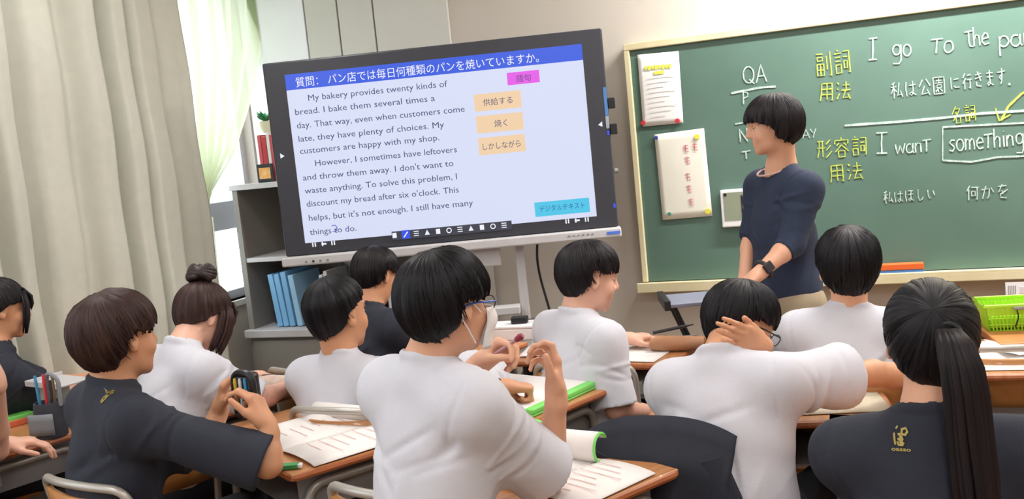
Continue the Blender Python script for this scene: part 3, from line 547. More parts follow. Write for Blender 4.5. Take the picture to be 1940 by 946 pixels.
# ================================================================ distance-field bodies (surface nets)
def unit(v): v=np.asarray(v,float); return v/(np.linalg.norm(v)+1e-12)
class Field:
    def __init__(s,res): s.res=res; s.p=[]
    def cap(s,a,b,ra,rb,k=.015,op='add'): s.p.append(('cap',np.array(a,float),np.array(b,float),float(ra),float(rb),k,op)); return s
    def ball(s,c,r,k=.01,op='add'): return s.cap(c,np.array(c,float)+[0,0,1e-4],r,r,k,op)
    def ell(s,c,R,rad,k=.015,op='add'): s.p.append(('ell',np.array(c,float),np.array(R,float),np.array(rad,float),None,k,op)); return s
    def sleeve(s,a,b,ra,rb,wall=.012,k=.02,depth=.05): s.p.append(('slv',np.array(a,float),np.array(b,float),float(ra),float(rb),k,'add',wall,depth)); return s
    def torus(s,c,ax,R,r,k=.008): s.p.append(('tor',np.array(c,float),unit(ax),float(R),float(r),k,'add')); return s
    def bounds(s,p):
        if p[0] in('cap','slv'): r=max(p[3],p[4]); return np.minimum(p[1],p[2])-r,np.maximum(p[1],p[2])+r
        if p[0]=='ell': e=np.sqrt(((p[2]*p[3][None,:])**2).sum(1)); return p[1]-e,p[1]+e
        r=p[3]+p[4]; return p[1]-r,p[1]+r
    def mesh(s,post=None):
        h=s.res; B=[s.bounds(p) for p in s.p if p[6]=='add']
        lo=np.min([b[0] for b in B],0)-3*h; hi=np.max([b[1] for b in B],0)+3*h
        lo=np.floor(lo/h)*h; n=np.ceil((hi-lo)/h).astype(int)+1
        F=np.full(tuple(n),.06,np.float32)
        for p in s.p:
            bl,bh=s.bounds(p); pad=p[5]+2*h
            i0=np.maximum(((bl-pad-lo)/h).astype(int),0); i1=np.minimum(((bh+pad-lo)/h).astype(int)+2,n)
            if (i1<=i0).any(): continue
            X=(lo[0]+h*np.arange(i0[0],i1[0],dtype=np.float32)).astype(np.float32)[:,None,None]; Y=(lo[1]+h*np.arange(i0[1],i1[1],dtype=np.float32)).astype(np.float32)[None,:,None]; Z=(lo[2]+h*np.arange(i0[2],i1[2],dtype=np.float32)).astype(np.float32)[None,None,:]
            f32=np.float32
            if p[0] in('cap','slv'):
                a,b=p[1],p[2]; ba=b-a; L2=float(ba@ba)
                dx,dy,dz=X-f32(a[0]),Y-f32(a[1]),Z-f32(a[2])
                tt=(dx*f32(ba[0])+dy*f32(ba[1])+dz*f32(ba[2]))/f32(L2); t=np.clip(tt,0,1)
                d2=(dx-t*f32(ba[0]))**2+(dy-t*f32(ba[1]))**2+(dz-t*f32(ba[2]))**2; r=f32(p[3])+t*f32(p[4]-p[3]); rad=np.sqrt(d2); d=rad-r
                if p[0]=='slv':
                    L=math.sqrt(L2); te=(tt-1)*f32(L)
                    full=np.sqrt(np.maximum((dx-tt*f32(ba[0]))**2+(dy-tt*f32(ba[1]))**2+(dz-tt*f32(ba[2]))**2,0))
                    d=np.maximum(np.where(tt>1,full-f32(p[4]),d),te)
                    inner=np.maximum(full-(f32(p[3])+tt*f32(p[4]-p[3])-f32(p[7])),-(te+f32(p[8]))); d=np.maximum(d,-inner)
            elif p[0]=='ell':
                c,R,q=p[1],p[2],p[3]; dx,dy,dz=X-f32(c[0]),Y-f32(c[1]),Z-f32(c[2]); k0=0;k1=0
                for j in range(3):
                    l=dx*f32(R[0,j])+dy*f32(R[1,j])+dz*f32(R[2,j]); k0=k0+(l/f32(q[j]))**2; k1=k1+(l/f32(q[j]**2))**2
                k0=np.sqrt(k0); d=k0*(k0-1)/np.maximum(np.sqrt(k1),1e-6)
            else:
                c,ax=p[1],p[2]; dx,dy,dz=X-f32(c[0]),Y-f32(c[1]),Z-f32(c[2]); hh=dx*f32(ax[0])+dy*f32(ax[1])+dz*f32(ax[2])
                rr=np.sqrt(np.maximum(dx*dx+dy*dy+dz*dz-hh*hh,0)); d=np.sqrt((rr-f32(p[3]))**2+hh*hh)-f32(p[4])
            sl=F[i0[0]:i1[0],i0[1]:i1[1],i0[2]:i1[2]]; k=f32(p[5])
            if p[6]=='add': hq=np.maximum(k-np.abs(sl-d),0)/k; sl[...]=np.minimum(sl,d)-hq*hq*k*f32(.25)
            else: dd=-d; hq=np.maximum(k-np.abs(sl-dd),0)/k; sl[...]=np.maximum(sl,dd)+hq*hq*k*f32(.25)
        if post is not None:
            m=np.abs(F)<.03; ii=np.argwhere(m); P=lo+ii*h; F[m]+=post(P).astype(np.float32)
        F[np.abs(F)<1e-7]=1e-7
        S=F<0
        c=S[:-1,:-1,:-1].astype(np.int8)
        tot=np.zeros(c.shape,np.int8)
        for i in (0,1):
            for j in (0,1):
                for k in (0,1): tot+=S[i:i+c.shape[0],j:j+c.shape[1],k:k+c.shape[2]]
        act=(tot>0)&(tot<8); cells=np.argwhere(act); idx=np.full(act.shape,-1,np.int32); idx[act]=np.arange(len(cells))
        acc=np.zeros((len(cells),3)); cnt=np.zeros(len(cells)); cx,cy,cz=cells.T
        for ax in range(3):
            o=[q for q in range(3) if q!=ax]
            for u in (0,1):
                for v in (0,1):
                    a=[0,0,0];a[o[0]]=u;a[o[1]]=v;b=list(a);b[ax]=1
                    fa=F[cx+a[0],cy+a[1],cz+a[2]];fb=F[cx+b[0],cy+b[1],cz+b[2]]; m=(fa<0)!=(fb<0)
                    t=fa[m]/(fa[m]-fb[m]); q=np.array(a,float)[None,:].repeat(m.sum(),0); q[:,ax]+=t; acc[m]+=q; cnt[m]+=1
        V=lo+(cells+acc/np.maximum(cnt,1)[:,None])*h
        faces=[]
        for ax in range(3):
            o=[q for q in range(3) if q!=ax]
            sa=[slice(None)]*3; sb=[slice(None)]*3; sa[ax]=slice(0,-1); sb[ax]=slice(1,None)
            A=S[tuple(sa)];B_=S[tuple(sb)]; e=np.argwhere(A!=B_); 
            e=e[(e[:,o[0]]>0)&(e[:,o[1]]>0)&(e[:,o[0]]<n[o[0]]-1)&(e[:,o[1]]<n[o[1]]-1)]
            ins=A[e[:,0],e[:,1],e[:,2]]
            q=[]
            for u,v in ((0,0),(1,0),(1,1),(0,1)):
                c2=e.copy(); c2[:,o[0]]-=u; c2[:,o[1]]-=v; q.append(idx[c2[:,0],c2[:,1],c2[:,2]])
            q=np.stack(q,1); flip=ins if ax!=1 else ~ins
            # orientation
            q=np.where(flip[:,None],q[:,[0,3,2,1]],q); faces.append(q)
        return V,np.concatenate(faces)
def np_mesh(name,V,Fq,m,parent,smooth=True,uv=None):
    me=bpy.data.meshes.new(name); me.vertices.add(len(V)); me.vertices.foreach_set('co',np.asarray(V,np.float32).ravel())
    me.loops.add(Fq.size); me.loops.foreach_set('vertex_index',Fq.astype(np.int32).ravel()); me.polygons.add(len(Fq))
    me.polygons.foreach_set('loop_start',np.arange(0,Fq.size,Fq.shape[1],dtype=np.int32)); 
    me.update(calc_edges=True); me.validate()
    me.polygons.foreach_set('use_smooth',[smooth]*len(me.polygons)); me.materials.append(m)
    if uv is not None:
        l=me.uv_layers.new(name='UVMap'); vi=np.zeros(len(me.loops),np.int32); me.loops.foreach_get('vertex_index',vi); l.data.foreach_set('uv',np.asarray(uv,np.float32)[vi].ravel())
    o=bpy.data.objects.new(name,me); COL.objects.link(o)
    if parent is not None: o.parent=parent
    return o
# ---------------------------------------------------------------- people materials
def mskin(name,c): return mat(name,c,.5,var=.05,c2=None,scale=14,sss=.12)
SK=[mskin('skin_fair','DFA98B'),mskin('skin_warm','CF9672'),mskin('skin_pinkish','E2AF98')]
def mhair(name,c,c2,rough=.46):
    m=mat(name,c,rough,c2=c2,spec=.28,scale=1.0,stretch=(170,2.2,1),coord='UV',bump=.25,bscale=1.0); return m
H_black=mhair('black_hair','15131A','09080C'); H_brown=mhair('dark_brown_hair','4A322D','2A1C1C'); H_soft=mhair('soft_black_hair','221C20','110E12')
M_wshirt=mat('white_shirt_cloth','CFCFD8',.85,var=.02,scale=30,bump=.10,bscale=350,sheen=.1)
M_dshirt=mat('navy_shirt_cloth','242835',.85,var=.1,scale=30,bump=.12,bscale=350,sheen=.0)
M_tshirt=mat('navy_blue_knit','242F47',.85,var=.1,scale=30,bump=.15,bscale=500)
M_pants=mat('dark_trousers','23262F',.85,var=.1,scale=30); M_beige=mat('beige_trousers','9A8B72',.85,var=.08,scale=20)
M_shoe=mat('white_indoor_shoe','DAD9D6',.6); M_eye=mat('eye_white','E8E2DE',.25); M_iris=mat('dark_iris','1A1210',.15); M_lip=mat('lip_pink','C4766C',.5); M_brow=mat('eyebrow','1C1718',.8)
M_gold=mat('gold_embroidery','B3A052',.6,var=.1); M_mask=mat('white_mask_cloth','EDEAEA',.8,var=.02)
def hframe(yaw,pitch,roll=0):
    y=math.radians(yaw); f=np.array([-math.sin(y),math.cos(y),0]); r=np.array([math.cos(y),math.sin(y),0]); u=np.array([0,0,1.])
    p=math.radians(pitch); f2=f*math.cos(p)-u*math.sin(p); u2=f*math.sin(p)+u*math.cos(p)
    q=math.radians(roll); r2=r*math.cos(q)-u2*math.sin(q); u3=r*math.sin(q)+u2*math.cos(q)
    return np.stack([r2,f2,u3],1)   # columns: right, forward, up ; roll>0 tips the head to its right
# ---- hair as strands of a polar cap
def interp(keys,x):
    for (a,va),(b,vb) in zip(keys,keys[1:]):
        if a<=x<=b: t=(x-a)/(b-a); t=t*t*(3-2*t); return va+(vb-va)*t
    return keys[-1][1]
STY={ # hem angle by azimuth (0 front, 180 back), volume by polar angle, lock length
 'mop':dict(tilt=20,hem=[(0,104),(35,101),(60,99),(72,99),(84,88),(98,90),(112,118),(135,132),(180,137)],vol=[(0,.009),(60,.012),(90,.011),(115,.006),(140,.001)],lock=.8,n=300,jit=5),
 'mopfull':dict(tilt=20,hem=[(0,104),(35,102),(62,104),(74,104),(88,92),(102,98),(116,124),(145,136),(180,139)],vol=[(0,.010),(60,.016),(92,.017),(115,.012),(140,.002)],lock=.8,n=320,jit=5),
 'buzz':dict(tilt=20,hem=[(0,84),(40,84),(62,86),(78,90),(100,94),(115,118),(150,124),(180,126)],vol=[(0,.012),(60,.011),(90,.006),(115,.003),(140,.001)],lock=.3,n=260,jit=3),
 'bob':dict(tilt=12,hem=[(0,97),(30,97),(50,98),(62,104),(74,108),(84,118),(96,136),(125,143),(180,145)],vol=[(0,.008),(60,.014),(95,.020),(125,.024),(150,.016)],lock=.8,n=320,jit=3),
 'slick':dict(tilt=62,hem=[(0,112),(40,108),(70,104),(90,98),(110,92),(140,90),(180,86)],vol=[(0,.008),(60,.007),(90,.006),(125,.002)],lock=.15,n=160,jit=2),
 'bun':dict(tilt=28,hem=[(0,112),(35,108),(60,104),(80,101),(100,106),(130,116),(180,120)],vol=[(0,.009),(60,.010),(90,.008),(125,.004)],lock=.35,n=160,jit=3)}
def hairmesh(H,HR,style,hs,seed,extra=None):
    st=STY[style]; rg=np.random.default_rng(seed); tl=math.radians(st['tilt']); c0=np.array([0,-.01,.02])
    p=np.array([0,-math.sin(tl),math.cos(tl)]); e1=np.array([0,math.cos(tl),math.sin(tl)]); e2=np.array([1.,0,0])
    NU,NV=120,34
    ph=np.linspace(0,2*np.pi,NU,endpoint=False); g1=rg.uniform(0,6.28,8); fr=np.array([7,11,17,23,31,41,53,59]); 
    def hem(phi): 
        d=abs(((math.degrees(phi)+180)%360)-180); return interp(st['hem'],d)+st['jit']*.6*(math.sin(phi*9+g1[0])*.6+math.sin(phi*17+g1[1])*.5)
    def groove(phi,th): return sum(math.sin(phi*fr[i]+g1[i]+1.1*th*((i%3)-1))*w_ for i,w_ in enumerate((.9,.8,.8,.7,.6,.5,.4,.3)))/3.0
    def rad(d): rz=.091 if d[2]>0 else .122; return 1/math.sqrt((d[0]/.080)**2+(d[1]/.099)**2+(d[2]/rz)**2)
    def pos(phi,th,off): 
        d=math.cos(th)*p+math.sin(th)*(math.cos(phi)*e1+math.sin(phi)*e2); return c0+d*(rad(d)+off)
    V=[];UV=[]
    hems=[math.radians(hem(a)) for a in ph]
    for j in range(NV+1):
        for i,a in enumerate(ph):
            t=(j/NV); th=hems[i]*t+.0001; v=interp(st['vol'],math.degrees(th)); gro=groove(a,th)*min(1,th*1.5)
            V.append(pos(a,th,v*(1+.16*gro)*(.96 if j==NV else 1)+.0012*gro)); UV.append((a/6.283,th/2))
    for i,a in enumerate(ph): V.append(pos(a,hems[i]*.97,-.008)); UV.append((a/6.283,hems[i]/2))
    F=[(j*NU+i,j*NU+(i+1)%NU,(j+1)*NU+(i+1)%NU,(j+1)*NU+i) for j in range(NV+1) for i in range(NU)]
    # locks
    for q in range(int(st['n'])):
        a=rg.uniform(0,2*np.pi); hm=math.radians(hem(a)); t0=rg.uniform(.15,.62)*hm; t1=hm+math.radians(rg.uniform(-14,st['jit']+1)); 
        if t1<t0+.2: continue
        n=8; wdt=rg.uniform(.004,.009)*(1 if st['lock']>.45 else .7); dr=rg.normal(0,.16); lift=rg.uniform(.0,.0045)*st['lock']; base=len(V)
        for k in range(n+1):
            s=k/n; th=t0+(t1-t0)*s; aa=a+dr*s*s; v=interp(st['vol'],math.degrees(min(th,hm))); sinth=max(.35,math.sin(th))
            wd=wdt*(math.sin(math.pi*min(1,s*.5+.35)) if s<.6 else max(.04,(1-s)/.4*.9))/.1/sinth
            off=v*(1.0)+lift*math.sin(math.pi*min(1,s*1.0+.12))-.002*(s<.06)
            if k==n: off=v*.85
            for (da,o2) in ((-wd/2,-.003),(0,.0022*st['lock']+.0003),(wd/2,-.003)):
                V.append(pos(aa+da,th,off+o2)); UV.append(((a+da*2)/6.283,th/2))
        for k in range(n):
            b=base+k*3; F+=[(b,b+1,b+4,b+3),(b+1,b+2,b+5,b+4)]
    V=np.array(V)*hs; V=H+V@HR.T
    return V,np.array(F),np.array(UV)
def strandtube(mb,pts,rads,n=14,seed=0,gro=.12):
    base=len(mb.v); mb.tube(pts,1,n,rads=rads); rg=np.random.default_rng(seed); g=rg.uniform(-1,1,n)
    return mb
# ---- hands
def hand(F,Wr,f,nrm,side,pose='rest',sc=.92,fr=1.0):
    f=unit(f); nrm=np.array(nrm,float); nrm=unit(nrm-f*(nrm@f)); t=np.cross(f,nrm)*(1 if side=='R' else -1)
    kn=[Wr+sc*(t*x+f*y) for x,y in ((.028,.088),(.009,.092),(-.010,.088),(-.028,.078))]
    for i,kp in enumerate(kn): F.cap(Wr+t*(.012-.010*i)*sc+f*.012,kp,.0155*sc,.0120*sc,k=.012)
    F.cap(Wr-f*.02,Wr+f*.02,.024*sc,.023*sc,k=.015)
    F.cap(Wr+t*.018*sc+f*.02*sc+nrm*.004,kn[0]-f*.035*sc+nrm*.008,.015*sc,.012*sc,k=.012)
    L=[(.042,.025,.020),(.046,.029,.021),(.042,.027,.020),(.033,.020,.018)]
    C={'rest':[(25,30,20)]*4,'fist':[(75,90,50)]*4,'flat':[(8,10,8),(5,10,6),(6,12,8),(10,14,8)],'pinch':[(50,50,20),(55,55,25),(65,65,30),(70,70,35)],
       'raised':[(12,25,20),(38,38,30),(55,50,30),(60,55,30)],'claw':[(30,55,35),(35,55,35),(45,60,35),(50,60,35)],'wrap':[(18,28,18),(20,30,18),(24,32,18),(28,34,20)],'curl':[(14,55,45),(30,62,45),(45,62,40),(55,60,40)],'hook':[(35,45,30),(38,48,30),(42,50,30),(48,52,30)]}[pose]
    sp={'flat':(7,2,-3,-8),'raised':(8,0,-6,-12),'rest':(5,1,-3,-7),'wrap':(1,0,-1,-3)}.get(pose,(3,1,-1,-3))
    tips=[]
    for i in range(4):
        d=unit(f*math.cos(math.radians(sp[i]))+t*math.sin(math.radians(sp[i]))); pos=kn[i]; ang=0
        for j in range(3):
            ang+=math.radians(C[i][j]); dd=d*math.cos(ang)+nrm*math.sin(ang); q=pos+dd*L[i][j]*sc
            r0=(.0092-.0008*j-(.0008 if i==3 else 0))*sc*fr; F.cap(pos,q,r0,r0-.0007,k=.0035 if j else .007); pos=q
        tips.append(pos)
    b=Wr+sc*(f*.022+t*.024+nrm*.006)
    td={'fist':(.62,.25,.75),'pinch':(.75,.2,.65),'raised':(.7,.75,.25),'flat':(.75,.65,.15),'hook':(.8,.5,.35),'curl':(.8,.45,.45),'wrap':(.93,.36,.05),'claw':(.7,.4,.6)}.get(pose,(.78,.55,.3))
    d1=unit(f*td[0]+t*td[1]+nrm*td[2]); p1=b+d1*.042*sc; d2=unit(d1+f*.35-t*(.35 if pose in('fist','pinch','claw') else .0)); p2=p1+d2*.030*sc; p3=p2+unit(d2+f*.1-t*(.3 if pose in('fist','pinch') else 0))*.024*sc
    F.cap(b,p1,.0145*sc,.0110*sc,k=.012); F.cap(p1,p2,.0105*sc,.0098*sc,k=.004); F.cap(p2,p3,.0098*sc,.0085*sc,k=.003)
    return kn,tips,p3
def noise3(seed,amp,lam,aniso=None):
    rg=np.random.default_rng(seed); ks=[unit(rg.normal(size=3)) for _ in range(7)]; ph=rg.uniform(0,6.28,7); ls=[lam*rg.uniform(.7,1.6) for _ in range(7)]
    def fn(P):
        s=np.zeros(len(P)); wv=.35*np.sin(P@ks[0]*6.28/(lam*2.5)+ph[0])
        for k,p,l in zip(ks[1:],ph[1:],ls[1:]): s+=1-2*np.abs(np.sin(P@k*3.14/l+p+wv*2))**1.3
        return amp*s/3.2
    return fn
def folds(seed,N,u,r,f,TL,sleeves):
    rg=np.random.default_rng(seed); gs=[]; rings=[]
    for k in range(26):      # soft creases, each a line in the cloth
        side=rg.choice([-1,1]); fb=rg.choice([-1,-1,1]); y0=fb*rg.uniform(.05,.11)
        if k%2: a=N-u*rg.uniform(.12,.20)+r*side*rg.uniform(.11,.17)+f*y0; b=a-u*rg.uniform(.03,.16)-r*side*rg.uniform(.06,.16)
        else: a=N-u*rg.uniform(.22,.36)+r*side*rg.uniform(.02,.16)+f*y0; b=a-u*rg.uniform(.10,.24)+r*rg.uniform(-.05,.05)
        gs.append((a,b,rg.uniform(.007,.015),rg.uniform(.0025,.0070)*rg.choice([-1,1,1]),fb))
    for sa,sb in sleeves:
        L=np.linalg.norm(sb-sa)
        for k in range(8): rings.append((sa,sb,L*rg.uniform(.05,.66),rg.uniform(-.05,.05),rg.uniform(0,6.28),rg.uniform(.006,.011),rg.uniform(.002,.0045)*rg.choice([-1,1])))
    n1=noise3(seed,.0018,.14)
    def fn(P):
        s=n1(P)
        fy=(P-N)@f
        for a,b,w,am,fb in gs:
            ba=b-a; ba=ba-f*(ba@f); Q=P-a; Q=Q-(Q@f)[:,None]*f; t=np.clip((Q@ba)/(ba@ba),0,1); d=np.linalg.norm(Q-t[:,None]*ba,axis=1); s+=am*np.exp(-(d/w)**2)*np.sin(np.pi*np.clip(t,.04,.96))*(1/(1+np.exp(-fb*fy/.012)))
        for sa,sb,h0,tl,ph,w,am in rings:
            ax=unit(sb-sa); h=(P-sa)@ax; q=P-sa-h[:,None]*ax; rr=np.linalg.norm(q,axis=1); e1=unit(np.cross(ax,u)); cs=(q@e1)/(rr+1e-6); sn=(q@np.cross(ax,e1))/(rr+1e-6)
            c=cs*math.cos(ph)+sn*math.sin(ph); s+=am*np.exp(-((h-h0-tl*c)/w)**2)*(rr<.10)*np.clip(.4+c,0,1)
        for sa,sb in sleeves:
            ax=unit(unit(sb-sa)*.5+r*np.sign((sa-N)@r)*.8); h=(P-sa)@ax+.012; rr=np.linalg.norm(P-sa-h[:,None]*ax,axis=1); s+=.0030*np.exp(-(h/.0045)**2)*(rr<.11)
        for sa,sb in sleeves:
            ax=unit(sb-sa); h=(P-sa)@ax/np.linalg.norm(sb-sa); rr=np.linalg.norm(P-sa-((P-sa)@ax)[:,None]*ax,axis=1); wt=np.clip((h-.45)/.2,0,1)*(rr<.125); s=s*(1-wt)+np.clip(s,-.0008,.0008)*wt
        return s
    return fn
def person(label,head,hd,neck,nd,hyaw,pitch,roll,byaw,shirt,hair,hmat,skin,lean=.10,side=0,arms=None,sleeve=.95,seed=1,res=.005,hs=.95,sw=.158,pel=None,standing=False,
           bulk=1.0,collar=True,stylehs=1.0,pants=None,cuffround=1.0,shoulder_drop=(0,0),eout=.07,scoop=False,name='person',srad=.058,chair_label=None,chair_off=(0,0),chair_yaw=None,legs=True,group=None):
    H=np.array(W(head[0],head[1],hd)) if len(head)==2 else np.array(head,float); N=np.array(W(neck[0],neck[1],nd)) if len(neck)==2 else np.array(neck,float)
    HR=hframe(hyaw,pitch,roll); hl=lambda x,y,z: H+HR@(np.array([x,y,z])*hs)
    by=math.radians(byaw); bf=np.array([-math.sin(by),math.cos(by),0]); br=np.array([math.cos(by),math.sin(by),0])
    if pel is None: pel=np.array([N[0],N[1],0])-bf*lean-br*side; pel[2]=.50 if not standing else .93
    pel=np.array(pel,float); u=unit(N-pel); r=unit(br-u*(br@u)); f=np.cross(u,r); TR=np.stack([r,f,u],1); TL=np.linalg.norm(N-pel)
    t=thing(name,label,'person',(pel[0],pel[1],0),by); inv=np.array([pel[0],pel[1],0]); Rz=np.array([[math.cos(by),-math.sin(by),0],[math.sin(by),math.cos(by),0],[0,0,1]])
    loc=lambda V:(np.asarray(V,float)-inv)@Rz
    if isinstance(shirt,str): shirt={'w':M_wshirt,'d':M_dshirt,'t':M_tshirt}[shirt]
    sR=N-u*(.080+shoulder_drop[0])+r*sw; sL=N-u*(.080+shoulder_drop[1])-r*sw; SH={'R':sR,'L':sL}
    sk=Field(res)
    # head
    hr=lambda *a:np.array(a)*hs
    sk.ell(hl(0,-.012,.03),HR,hr(.073,.091,.083),.02); sk.ell(hl(0,.022,-.03),HR,hr(.061,.068,.080),.03); sk.ell(hl(0,.045,-.078),HR,hr(.043,.040,.030),.03)
    sk.ball(hl(0,.078,-.098),.015*hs,.02)
    sk.cap(hl(-.026,.081,.020),hl(.026,.081,.020),.011,.011,.02)
    for s in (-1,1):
        sk.ell(hl(s*.036,.062,-.035),HR,hr(.022,.020,.022),.02)
        sk.ball(hl(s*.031,.0925,-.002),.0165*hs,.012,'sub')
        ea=hl(s*.072,-.008,-.008); er=hframe(hyaw+s*-18,pitch-12,roll+s*-8); sk.ell(ea,er,hr(.010,.018,.030),.006); sk.ell(hl(s*.082,-.002,-.004),er,hr(.006,.010,.017),.005,'sub'); sk.ball(hl(s*.073,-.001,-.034),.008*hs,.006)
    sk.cap(hl(0,.088,.010),hl(0,.106,-.026),.0075,.0105,.012); 
    for s in (-1,1): sk.ball(hl(s*.012,.094,-.031),.0085*hs,.008)
    sk.cap(hl(-.015,.086,-.056),hl(.015,.086,-.056),.0075,.0075,.008); sk.cap(hl(-.012,.085,-.067),hl(.012,.085,-.067),.0085,.0085,.006)
    # neck and core
    nb=N-u*.02
    sk.cap(hl(0,-.022,-.045),nb,.050*hs,.054,.02); sk.cap(nb,N-u*.10+f*.02,.050,.045,.03); sk.cap(N-u*.10+f*.02,pel+u*.08,.050,.07,.04)
    if scoop: sk.ell(N-u*.085-f*.006,TR,(.10,.052,.07),.03)
    sk.cap(sL+u*-.012,sR+u*-.012,.030,.030,.02)
    sf=Field(max(res,.0055)*1.05)
    bk=bulk
    sf.ell(N-u*.205+f*.006,TR,(.163*bk,.104*bk,.185),.05)
    sf.cap(sL-u*.022+r*.02,sR-u*.022-r*.02,.052,.052,.05)
    for s in (sL,sR): sf.cap(N-u*.042,s+u*.000,.054,.048,.045)
    sf.ell(pel+u*(TL*.38),TR,(.150*bk,.112*bk,.20),.05); sf.ell(pel+u*.05,TR,(.168*bk,.128*bk,.14),.05)
    if standing: sf.ell(pel-u*.0,TR,(.172*bk,.125*bk,.13),.04)
    out={}
    arms=arms or {}
    for sd,sgn in (('R',1),('L',-1)):
        S=SH[sd]; a=arms.get(sd)
        if a is None:
            E=S-np.array([0,0,.235])+bf*.13+br*sgn*eout; Wr=E+bf*.19-br*sgn*.07; Wr[2]=max(.745,E[2]+.0); Wr[2]=.745; E[2]=max(.75,E[2]); a=dict(e=E,w=Wr,d=unit(bf*.9-br*sgn*.4),n=(0,0,-1),pose='rest')
        E=np.array(a['e'],float); Wr=np.array(a['w'],float); d=a.get('d'); d=unit(d) if d is not None else unit(np.array(a['tip'])-Wr)
        sk.cap(S,E,.036,.035,.02); mid=E+(Wr-E)*.3; sk.cap(E,mid,.036,.034,.012); sk.cap(mid,Wr,.034,.0225,.015)
        out[sd]=hand(sk,Wr,d,a.get('n',(0,0,-1)),sd,a.get('pose','rest'),sc=a.get('sc',.92)); print(label[:30],sd,'ua %.2f fa %.2f'%(np.linalg.norm(E-S),np.linalg.norm(Wr-E))); out[sd+'w']=Wr; out[sd+'d']=d; out[sd+'e']=E
        sl=a.get('sleeve',sleeve); UL=E-S
        if sl<=1.0: sf.sleeve(S-u*.010,S+UL*sl,srad*.80,srad*1.20,k=.08,depth=.05)
        else: sf.cap(S-u*.006,E,srad*.97,srad*.83,k=.045); sf.sleeve(E,E+(Wr-E)*(sl-1),srad*.83,srad*.76,wall=.008,k=.02,depth=.03)
    V,Q=sk.mesh(); body=np_mesh('body',loc(V),Q,SK[skin],t)
    if scoop:
        sf.cap(N+u*.002+f*.024,N+u*.06+f*.04,.064,.078,.006,'sub')
    elif collar: 
        cax=unit(u+f*-.25); sf.torus(N-u*.006+f*.006,unit(u*1+f*.30),.061,.0085,.012); sf.cap(N-u*.03,N-u*.012,.062,.060,.01); sf.cap(N-u*.012,N+u*.04,.051,.051,.004,'sub')
    nz=folds(seed,N,u,r,f,TL,[(SH[q],out[q+'e']) for q in 'RL'])
    V,Q=sf.mesh(post=nz); so=np_mesh('shirt',loc(V),Q,shirt,t); shV,shQ=V,Q
    # trousers and shoes
    pf=Field(.013)
    pm=pants or M_pants
    if not standing:
        ks=[pel+bf*.40+br*s*.10+np.array([0,0,.0-.0]) for s in (-1,1)]
        for s,kk in zip((-1,1),ks):
            kk[2]=.475; hp=pel+br*s*.085; hp[2]=.495; pf.cap(hp,kk,.080,.062,.03); an=kk+bf*.02; an=np.array([an[0],an[1],.10]); pf.cap(kk,an,.060,.048,.02)
            fo=MB(); 
            foot(an,bf,t,loc)
        pf.ell(pel+np.array([0,0,0]),TR,(.165,.120,.095),.04)
    else:
        for s in (-1,1):
            hp=pel+br*s*.085-np.array([0,0,.05]); kn=hp*1; kn[2]=.50; kn=kn+bf*.02+br*s*.01; an=np.array([kn[0],kn[1],.09])-bf*.02; pf.cap(hp,kn,.088,.066,.04); pf.cap(kn,an,.066,.052,.03); foot(an,bf,t,loc)
        pf.ell(pel-np.array([0,0,.02]),TR,(.165,.120,.12),.04)
    V,Q=pf.mesh(); np_mesh('trousers',loc(V),Q,pm,t)
    # eyes, lips, brows
    for s in (-1,1):
        mb=MB(); c=hl(s*.031,.0685,-.002); mb.ball(loc(c),.0112*hs,12,8); mb.build('eye',M_eye,t)
        mb=MB(); c2=hl(s*.031,.0747,-.0035); mb.ball(loc(c2),.0058*hs,10,6); eo=mb.build('iris',M_iris,t)
        mb=MB(); c3=np.array([s*.031,.0685,-.0015]); R3=.0124
        mb.grid(lambda a,b:tuple(loc(hl(*(c3+R3*np.array([math.cos(math.radians(-10+200*a))*math.cos(math.radians(5+80*b)),math.sin(math.radians(-10+200*a))*math.cos(math.radians(5+80*b)),math.sin(math.radians(5+80*b))]))))),12,6); mb.build('eyelid',SK[skin],t,smooth='all')
        MB().tube([loc(hl(*(c3+(R3+.0004)*np.array([math.cos(math.radians(a))*.996,math.sin(math.radians(a))*.996,.08])))) for a in range(10,171,20)],.0009,5).build('eyelashes',M_brow,t)
        pts=[loc(hl(s*x,y,z)) for x,y,z in ((.014,.0915,.022),(.025,.0895,.027),(.038,.0825,.026),(.048,.072,.021))]
        MB().tube(pts,.003,6,rads=[.0026,.0032,.003,.0012]).build('eyebrow',M_brow,t)
    mb=MB(); 
    mb.tube([loc(hl(x,y,z)) for x,y,z in ((-.021,.086,-.0605),(-.010,.0935,-.0575),(0,.095,-.0595),(.010,.0935,-.0575),(.021,.086,-.0605))],.003,6,rads=[.0015,.0034,.003,.0034,.0015])
    mb.tube([loc(hl(x,y,z)) for x,y,z in ((-.018,.0865,-.0635),(-.007,.0935,-.066),(.007,.0935,-.066),(.018,.0865,-.0635))],.003,6,rads=[.0015,.0042,.0042,.0015]); mb.build('lips',M_lip,t)
    # hair
    V,Q,UV=hairmesh(H,HR,hair,hs*stylehs,seed); ho=np_mesh('hair',loc(V),Q,hmat,t,uv=UV)
    return dict(t=t,H=H,HR=HR,hl=hl,N=N,pel=pel,u=u,r=r,f=f,bf=bf,br=br,by=by,loc=loc,arms=out,shV=shV,shQ=shQ,shirt=so,inv=inv,hs=hs,hair=ho)
def foot(an,bf,t,loc):
    f=Field(.010); a=np.array([an[0],an[1],.045]); f.cap(a-bf*.04,a+bf*.03,.040,.040,.02); f.cap(a+bf*.02-np.array([0,0,.008]),a+bf*.15-np.array([0,0,.012]),.036,.030,.03); f.cap(a,a+np.array([0,0,.05]),.038,.040,.02)
    V,Q=f.mesh(); V[:,2]=np.maximum(V[:,2],.002); np_mesh('shoe',loc(V),Q,M_shoe,t)
